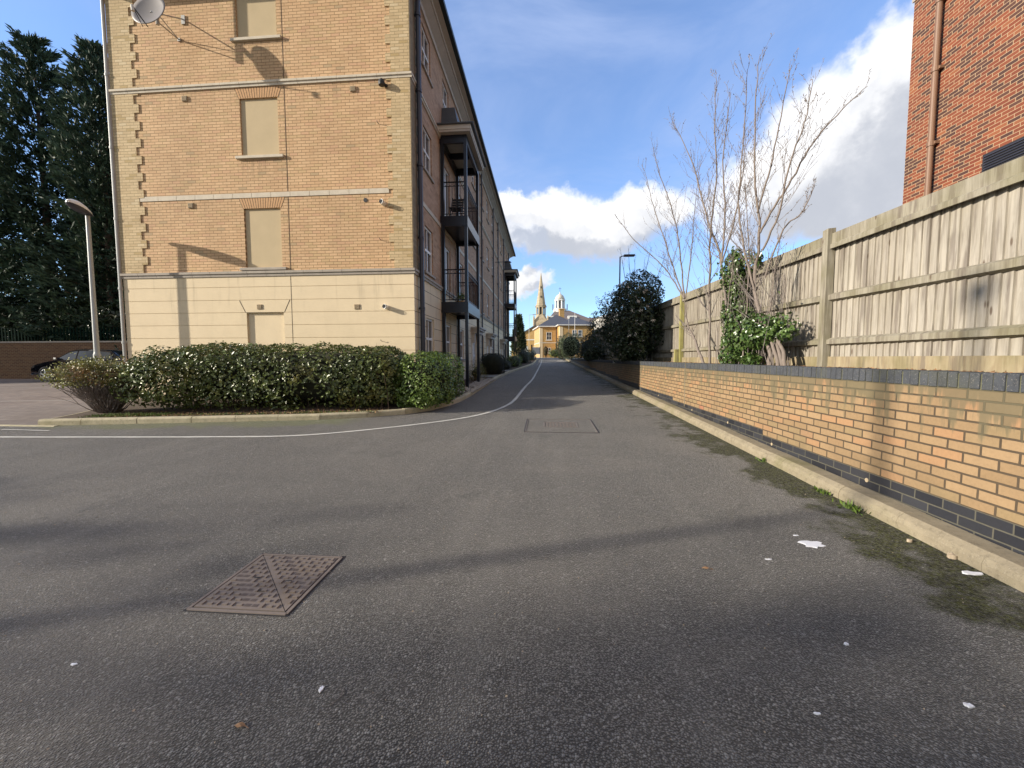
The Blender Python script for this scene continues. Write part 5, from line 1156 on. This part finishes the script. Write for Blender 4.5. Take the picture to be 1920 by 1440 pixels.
shrub('round_bush', (4.0, 77, G(77)), [((4.3, 77, G(77)+1.2), (2.4, .9, 1.1), 1200)], M['bush_leaf'], 'taller hedge like bush against the yellow house wall', .14, .07)
shrub('dead_shrub', (.2, 73.4, G(73)), [((.2, 73.4, G(73)+1.2), (.55, .5, 1.2), 500)], M['dead_leaf'], 'brown leafless looking shrub at the corner of the yellow house', .12, .05)
def street_lamp(loc, H, arm, label, group=None, head=1, m='lamp_grey'):
    t = thing('street_lamp', loc, label, 'street lamp', group); x, y, z = loc
    b = MB(); b.tube([(x, y, z), (x, y, z+1.2)], .075, 8); b.tube([(x, y, z+1.2), (x, y, z+H)], [.055, .04], 8); b.tube([(x, y, z+H-.03), (x+arm*.35, y, z+H+.02), (x+arm, y, z+H+.06)], .03, 6); b.build('pole', M[m], t)
    b = MB(); b.box(x+arm-.05 if arm > 0 else x+arm-.65, x+arm+.65 if arm > 0 else x+arm+.05, y-.14, y+.14, z+H+.0, z+H+.12); b.build('lamp_head', M[m], t, bevel=.03); return t
street_lamp((4.88, 27, 1.3), 6.75, .28, 'dark street lamp rising behind the fence at the flowering shrub', m='pipe')
street_lamp((-3.08, 80, G(80)), 8.4, .7, 'grey street lamp between the far conifer and the church tower')
t = thing('light_pole', (4.15, 78.5, G(78)), 'slim pole with a white lantern low on its shaft before the yellow house', 'pole')
b = MB(); b.tube([(4.15, 70, 1.5), (4.15, 70, 8.3)], .035, 6); b.build('pole', M['galv'], t)
b = MB(); b.tube([(4.15, 69.9, 4.1), (4.15, 69.9, 5.2)], .14, 8); b.build('lantern', M['white'], t)
t = thing('flagpole', (5.6, 71, G(71)), 'white flagpole standing in front of the yellow house wing', 'flagpole')
b = MB(); b.tube([(5.25, 71, 1.5), (5.25, 71, 9.4)], [.05, .03], 8); b.build('pole', M['white'], t)
t = thing('notice_board', (-1.3, 63, G(63)), 'white notice board on dark posts at the lane entrance', 'sign')
b = MB(); z = G(63); b.box(-1.9, -.75, 63, 63.05, z+.7, z+1.75); b.build('panel', M['white'], t)
for x in (-1.95, -.7): b = MB(); b.box(x-.05, x+.05, 62.97, 63.08, z, z+1.9); b.build('post', M['navy'], t)
t = thing('gate_post', (-1.75, 58.5, G(58)), 'black gate post at the end of the planting bed', 'post')
b = MB(); b.box(-1.95, -1.75, 58.4, 58.6, G(58), G(58)+1.9); b.lathe([(.09, G(58)+1.901), (.12, G(58)+1.98), (.02, G(58)+2.1)], -1.85, 58.5, 8); b.build('post', M['navy'], t)
# distant conifer and bare tree
def farcone(loc, H, Rb, label):
    t = thing('conifer', loc, label, 'tree'); n = 2600; f = rng.random(n)**.8; r = Rb*(1-f)**.7*(.9+.25*rng.random(n)); a = rng.uniform(0, 6.283, n)
    P = np.stack([loc[0]+r*np.cos(a)*rng.uniform(.4, 1, n), loc[1]+r*np.sin(a), loc[2]+H*(.05+.95*f)], 1); D = np.stack([np.cos(a), np.sin(a), np.full(n, .8)], 1); V, F = needles(P, D+rng.normal(0, .3, D.shape), .8, .35); np_mesh('foliage', V, F, M['far_conifer'], t)
    b = MB(); b.tube([loc, (loc[0], loc[1], loc[2]+H*.8)], [.3, .05], 6); b.build('trunk', M['oldbark'], t)
farcone((-5.9, 92, 1.8), 9.2, 1.6, 'dark green conifer beyond the far balcony')
def faraway_bare(name, x, y, z, H, spread, label, seed):
    rs = random.Random(seed); mains = []
    for k in range(7):
        a = rs.uniform(0, 6.28); s_ = rs.uniform(.2, 1)*spread; mains.append(([(x, y, z), (x+s_*.2*math.cos(a), y+s_*.2*math.sin(a), z+H*.3), (x+s_*.6*math.cos(a), y+s_*.6*math.sin(a), z+H*.65), (x+s_*math.cos(a), y+s_*math.sin(a), z+H*rs.uniform(.8, 1))], .03))
    sapling(name, (x, y, z), mains, label, seed=seed, twigs=.3)
faraway_bare('bare_tree', 4.9, 22.5, 1.33, 6.4, 2.2, 'distant leafless tree behind the street lamp and the flowering shrub', 21)
# boundary wall and green fence at the back of the car park
bw = thing('boundary_wall', (-30, 18.2, .4), 'old red and buff brick boundary wall behind the parked cars', 'wall')
b = MB(); b.box(-62, -11, 18.0, 18.33, .2, 2.28); b.build('brickwork', M['old_brick'], bw)
b = MB(); b.box(-62, -11, 17.97, 18.36, 2.281, 2.35); b.build('coping', M['stone_grey'], bw)
pf = thing('palisade_fence', (-30, 19, .4), 'dark green palisade fence standing behind the boundary wall', 'fence')
b = MB(); x = -40
while x < -12: b.box(x, x+.07, 19, 19.03, .4, 3.1); x += .19
b.build('pales', M['green_metal'], pf)
b = MB(); b.box(-40, -12, 19.031, 19.07, 1.0, 1.06); b.box(-40, -12, 19.031, 19.07, 2.8, 2.86); b.build('rail', M['green_metal'], pf)
# ---------------------------------------------------------------- lamp post in the foreground
def lamp_post(loc, H, yaw_, label, group=None):
    t = thing('lamp_post', loc, label, 'lamp post', group); x, y, z = loc
    b = MB(); b.tube([(x, y, z-.05), (x, y, z+1.3)], .078, 16); b.tube([(x, y, z+1.3), (x, y, z+1.36), (x, y, z+H)], [.07, .060, .044], 16); b.build('pole', M['lamp_grey'], t, smooth=False)
    d = Vector((math.cos(yaw_), math.sin(yaw_), 0)); s_ = Vector((-d.y, d.x, 0)); o = Vector((x, y, z+H)); b = MB(); b2 = MB()
    prof = [(-.13, .0, .03), (-.10, .05, .075), (.05, .105, .125), (.22, .155, .15), (.42, .17, .15), (.58, .135, .125), (.68, .085, .075), (.72, .05, .02)]
    vs = []; vl = []; n = 10
    for (l, h, w_) in prof:
        rise = .10*l
        for k in range(n+1): a = math.pi*k/n; p = o+d*l+s_*(w_*math.cos(a))+Vector((0, 0, rise+.01+h*math.sin(a))); vs.append(tuple(p))
        for k in range(n+1): a = math.pi*k/n; p = o+d*l+s_*(w_*.93*math.cos(a))+Vector((0, 0, rise+.008-h*.42*math.sin(a))); vl.append(tuple(p))
    m_ = n+1; fs = [(i*m_+k, i*m_+k+1, (i+1)*m_+k+1, (i+1)*m_+k) for i in range(len(prof)-1) for k in range(n)]
    vs = [o+(Vector(p)-o)*.97 for p in vs]; vl = [o+(Vector(p)-o)*.97 for p in vl]; b.add(vs, fs+[tuple(range(m_)), tuple(range((len(prof)-1)*m_, len(prof)*m_))[::-1]]); b.build('lamp_head', M['lamp_head'], t, smooth=True)
    b2.add(vl, [f[::-1] for f in fs]); b2.build('lamp_underside', M['pipe'], t, smooth=True); return t
lamp_post((-11.9, 9.77, G(9.77)), 4.93, math.atan2(-.533, .23), 'grey lamp post with a curved hooded head at the left end of the hedge')
lamp_post((-20.5, -4.5, G(0)), 11.0, math.atan2(-.3, -.9), 'grey lamp post standing outside the frame to the left')
# ---------------------------------------------------------------- manhole covers
mc = thing('manhole_cover', (-1.63, 2.2, G(2.2)), 'rusty square iron manhole cover in two triangular halves in the foreground', 'manhole cover')
x0, x1, y0, y1 = -1.89, -1.37, 1.94, 2.48
hgt = lambda x, y, h: (x, y, G(y)+h)
b = MB(); b.add([hgt(x0-.036, y0-.034, .0025), hgt(x1+.034, y0-.036, .0025), hgt(x1+.038, y1+.042, .0025), hgt(x0-.034, y1+.040, .0025)], [(0,1,2,3)]); b.build('frame_gap', M['dark'], mc)
def rim_bar(b, p, q, w_, h0=.002, h1=.0075):
    p = Vector(p); q = Vector(q); d_ = (q-p).normalized(); n_ = Vector((-d_.y, d_.x))*w_/2
    a = [p+n_, p-n_, q-n_, q+n_]; b.add([hgt(v.x, v.y, h0) for v in a]+[hgt(v.x, v.y, h1) for v in a], [(4,5,6,7), (0,1,5,4), (1,2,6,5), (2,3,7,6), (3,0,4,7)])
b = MB()
for p, q in (((x0-.018, y0-.018), (x1+.018, y0-.018)), ((x1+.018, y0-.018), (x1+.018, y1+.018)), ((x1+.018, y1+.018), (x0-.018, y1+.018)), ((x0-.018, y1+.018), (x0-.018, y0-.018))): rim_bar(b, p, q, .018)
b.build('frame', M['iron'], mc)
for half in (0, 1):
    g = .0015
    tri = [(x0, y0), (x1-g*2, y0), (x0, y1-g*2)] if half == 0 else [(x1, y1), (x0+g*2, y1), (x1, y0+g*2)]
    b = MB(); b.add([hgt(x, y, .001) for x, y in tri]+[hgt(x, y, .008) for x, y in tri], [(3,4,5), (0,1,4,3), (1,2,5,4), (2,0,3,5)])
    n = 12; st = .043
    for i in range(n):
        for j in range(n):
            x = x0+.028+i*st; y = y0+.03+j*st*1.03; f = (x-x0)/(x1-x0)+(y-y0)/(y1-y0)
            if (half == 0 and f > .95) or (half == 1 and f < 1.05): continue
            lid = .30 < abs(f-1.0)*1.0 < .42
            if lid:
                for q in range(3): rim_bar(b, (x-.014+q*.012, y-.012), (x-.014+q*.012, y+.012), .0035, .008, .0105)
                continue
            L_ = .0155
            if (i+j) % 2: rim_bar(b, (x-L_, y-L_*.2), (x+L_, y-L_*.2), .013, .008, .0150)
            else: rim_bar(b, (x, y-L_), (x, y+L_), .013, .008, .0150)
    for q in (.36, .64):
        p = Vector(tri[1]).lerp(Vector(tri[2]), q).lerp(Vector(tri[0]), .18); b.add([hgt(p.x+.018*math.cos(a)*1.2, p.y+.010*math.sin(a), .0128) for a in [k*math.pi/6 for k in range(12)]], [tuple(range(12))], 1)
    b.build('cover_half', [M['iron'], M['dark']], mc)
mc2 = thing('manhole_cover', (.28, 7.3, G(7.3)), 'large asphalt filled access cover with a square seam farther up the lane', 'manhole cover')
x0, x1, y0, y1 = -.34, .91, 6.67, 7.95
b = MB()
for p, q in (((x0, y0), (x1, y0)), ((x1, y0), (x1, y1)), ((x1, y1), (x0, y1)), ((x0, y1), (x0, y0))): rim_bar(b, p, q, .012, .001, .0045)
b.build('seam', M['dark'], mc2)
b = MB()
for p, q in (((x0+.02, y0+.02), (x1-.02, y0+.02)), ((x0+.02, y1-.02), (x1-.02, y1-.02)), ((x0+.02, y0+.02), (x0+.02, y1-.02)), ((x1-.02, y0+.02), (x1-.02, y1-.02))): rim_bar(b, p, q, .012, .001, .006)
b.build('frame', M['iron'], mc2)
b = MB(); a0, a1, c0, c1 = .0, .60, 7.14, 7.60
for p, q in (((a0, c0), (a1, c0)), ((a1, c0), (a1, c1)), ((a1, c1), (a0, c1)), ((a0, c1), (a0, c0))): rim_bar(b, p, q, .02, .001, .006)
for i in range(9):
    for j in range(6):
        x, y = a0+.05+i*.062, c0+.05+j*.072
        if (i*7+j*3) % 4: rim_bar(b, (x-.02, y), (x+.02, y), .03, .001, .006)
        else: rim_bar(b, (x, y-.025), (x, y+.025), .02, .001, .006)
b.build('key_plate', M['iron'], mc2)
# ---------------------------------------------------------------- scraps on the asphalt
def flat(name, x, y, rx, ry, m, label, cat, seed, h=.006, n=16, jag=.3, group=None):
    rs = random.Random(seed); b = MB(); r_ = [1+rs.uniform(-jag, jag) for _ in range(n)]; P = [(x+rx*r_[k]*math.cos(2*math.pi*k/n), y+ry*r_[k]*math.sin(2*math.pi*k/n)) for k in range(n)]
    b.add([hgt(px, py_, .001) for px, py_ in P]+[hgt(px*.96+x*.04, py_*.96+y*.04, h+rs.uniform(0, h*.5)) for px, py_ in P]+[hgt(x, y, h*1.3)], [(k, (k+1) % n, n+(k+1) % n, n+k) for k in range(n)]+[(n+k, n+(k+1) % n, 2*n) for k in range(n)])
    return tag(b.build(name, m), label, cat, group)
flat('white_scrap', 1.90, 2.93, .078, .052, M['scrap'], 'largest flat white scrap lying on the asphalt near the kerb', 'scrap', 1, .004)
flat('white_scrap', 1.87, 3.06, .018, .008, M['scrap'], 'tiny white chip just beyond the largest white scrap', 'scrap', 12, .004)
flat('white_scrap', 2.63, 2.61, .050, .022, M['scrap'], 'flat white scrap lying against the moss by the kerb', 'scrap', 2, .006)
flat('white_scrap', 1.48, 2.69, .022, .006, M['scrap'], 'thin white sliver between the largest scrap and the dead leaf', 'scrap', 3, .004)
flat('white_scrap', 1.65, 1.61, .014, .012, M['scrap'], 'small white chip low at the right of the asphalt', 'scrap', 4, .006)
flat('white_scrap', 1.42, 1.92, .010, .008, M['scrap'], 'small white chip in the middle right of the dark asphalt', 'scrap', 5, .005)
flat('white_scrap', 1.04, 1.53, .012, .005, M['scrap'], 'tiny white splinter at the bottom centre right of the asphalt', 'scrap', 6, .004)
flat('white_scrap', -.91, 1.49, .010, .016, M['scrap'], 'white chip on the asphalt right of the rusty manhole cover', 'scrap', 7, .004)
flat('white_scrap', -2.08, 1.53, .014, .007, M['scrap'], 'tiny pale chip at the lower left of the asphalt', 'scrap', 8, .004)
flat('pebble', 2.70, 2.80, .028, .020, M['pebble'], 'rounded tan pebble in the moss at the foot of the kerb', 'pebble', 9, .022, jag=.1)
flat('pebble', 2.62, 3.02, .018, .012, M['pebble'], 'smaller orange brown pebble behind the rounded one at the kerb', 'pebble', 19, .014, jag=.1)
def deadleaf(x, y, s_, label, seed):
    rs = random.Random(seed); b = MB(); P = [(-1, 0, .0), (-.5, .45, .35), (.1, .60, .5), (.7, .35, .35), (1.1, 0, .05), (.6, -.4, .5), (0, -.62, .3), (-.55, -.4, .45)]
    b.add([hgt(x, y, .012)]+[hgt(x+p[0]*s_, y+p[1]*s_*.8, .004+p[2]*s_*.6) for p in P], [(0, k+1, (k+1) % 8+1) for k in range(8)]); b.tube([hgt(x+s_, y, .006), hgt(x+s_*1.7, y-.2*s_, .004)], .0015, 4)
    return tag(b.build('dead_leaf', M['dead_leaf']), label, 'leaf')
deadleaf(1.02, 2.54, .026, 'curled brown dead leaf alone on the asphalt right of centre', 1)
deadleaf(-1.12, 1.31, .022, 'brown dead leaf below the rusty manhole cover', 2)
b = MB(); b.tube([hgt(-.83, 1.42, .004), hgt(-.81, 1.46, .006), hgt(-.82, 1.50, .004)], .0012, 4); tag(b.build('twig', M['twig']), 'thin dry twig beside the white chip in the left foreground', 'twig')
P = []
for (cx0, cy0, n) in ((2.66, 3.62, 60), (2.67, 4.0, 30), (2.70, 5.1, 25)):
    for _ in range(n): P.append((cx0+random.gauss(0, .03), cy0+random.gauss(0, .05), G(cy0)))
P = np.array(P); V, F = needles(P, np.tile([-.3, 0, .8], (len(P), 1))+rng.normal(0, .5, (len(P), 3)), .055, .018); tag(np_mesh('weeds', V, F, M['bush_leaf']), kind='stuff')
# loose chippings strewn over the asphalt
xs = rng.uniform(-5, 2.6, 900); ys_ = rng.uniform(1.0, 7, 900); P = np.stack([xs, ys_, .08+.022*ys_+.003], 1); V, F = leaves(P, np.tile([0, 0, 1.], (900, 1)), .010, .008, .35); tag(np_mesh('chippings', V, F, M['pebble']), kind='stuff')
# ---------------------------------------------------------------- trees outside the frame whose crowns shade the foreground
def shade_tree(loc, H, Rc, n, label, seed, lo_=.28, lf=.17):
    rs = np.random.default_rng(seed); t = thing('broadleaf_tree', loc, label, 'tree', 'trees left of the frame'); base = np.array(loc); LN = [([tuple(base), tuple(base+[.1, .1, H*.35]), tuple(base+[0, 0, H*.8])], [.2, .14, .04])]; Ps = []
    for k in range(26):
        a = rs.uniform(0, 6.283); zz0 = H*rs.uniform(lo_, .8); ln = Rc*rs.uniform(.5, 1)*(1.15-zz0/H*.7); e = base+[np.cos(a)*ln, np.sin(a)*ln, min(H, zz0+ln*rs.uniform(.5, .9))]; s_ = base+[0, 0, zz0]; m_ = (s_+e)/2+[0, 0, .1*ln]
        LN.append(([tuple(s_), tuple(m_), tuple(e)], [.06, .04, .012])); q = rs.uniform(.35, 1.05, n//26)[:, None]; Ps.append(s_*(1-q)+e*q+rs.normal(0, .12*Rc, (n//26, 3)))
    V, F = tubes_np(LN, 5); np_mesh('trunk', V, F, M['oldbark'], t); P = np.concatenate(Ps); V, F = leaves(P, rs.normal(0, 1, P.shape), lf, lf*.6, .5); np_mesh('foliage', V, F, M['dark_leaf'], t); return t
shade_tree((-38, -13.9, .1), 17.6, 4.6, 8000, 'tall tree standing far outside the frame to the left', 1, .4, .32)
shade_tree((-35.5, -15.4, .1), 17.0, 4.6, 7000, 'second tall tree far outside the frame to the left', 2, .4, .32)
shade_tree((-41, -16.8, .1), 18.8, 4.8, 7000, 'third tall tree far outside the frame to the left', 5, .4, .32)
shade_tree((-37, -19.5, .1), 17.0, 4.6, 6000, 'fourth tall tree far outside the frame to the left', 6, .4, .32)
shade_tree((-36, -7.8, .1), 12.9, 2.6, 1500, 'thinly leaved tree far outside the frame to the left', 8, .45, .30)
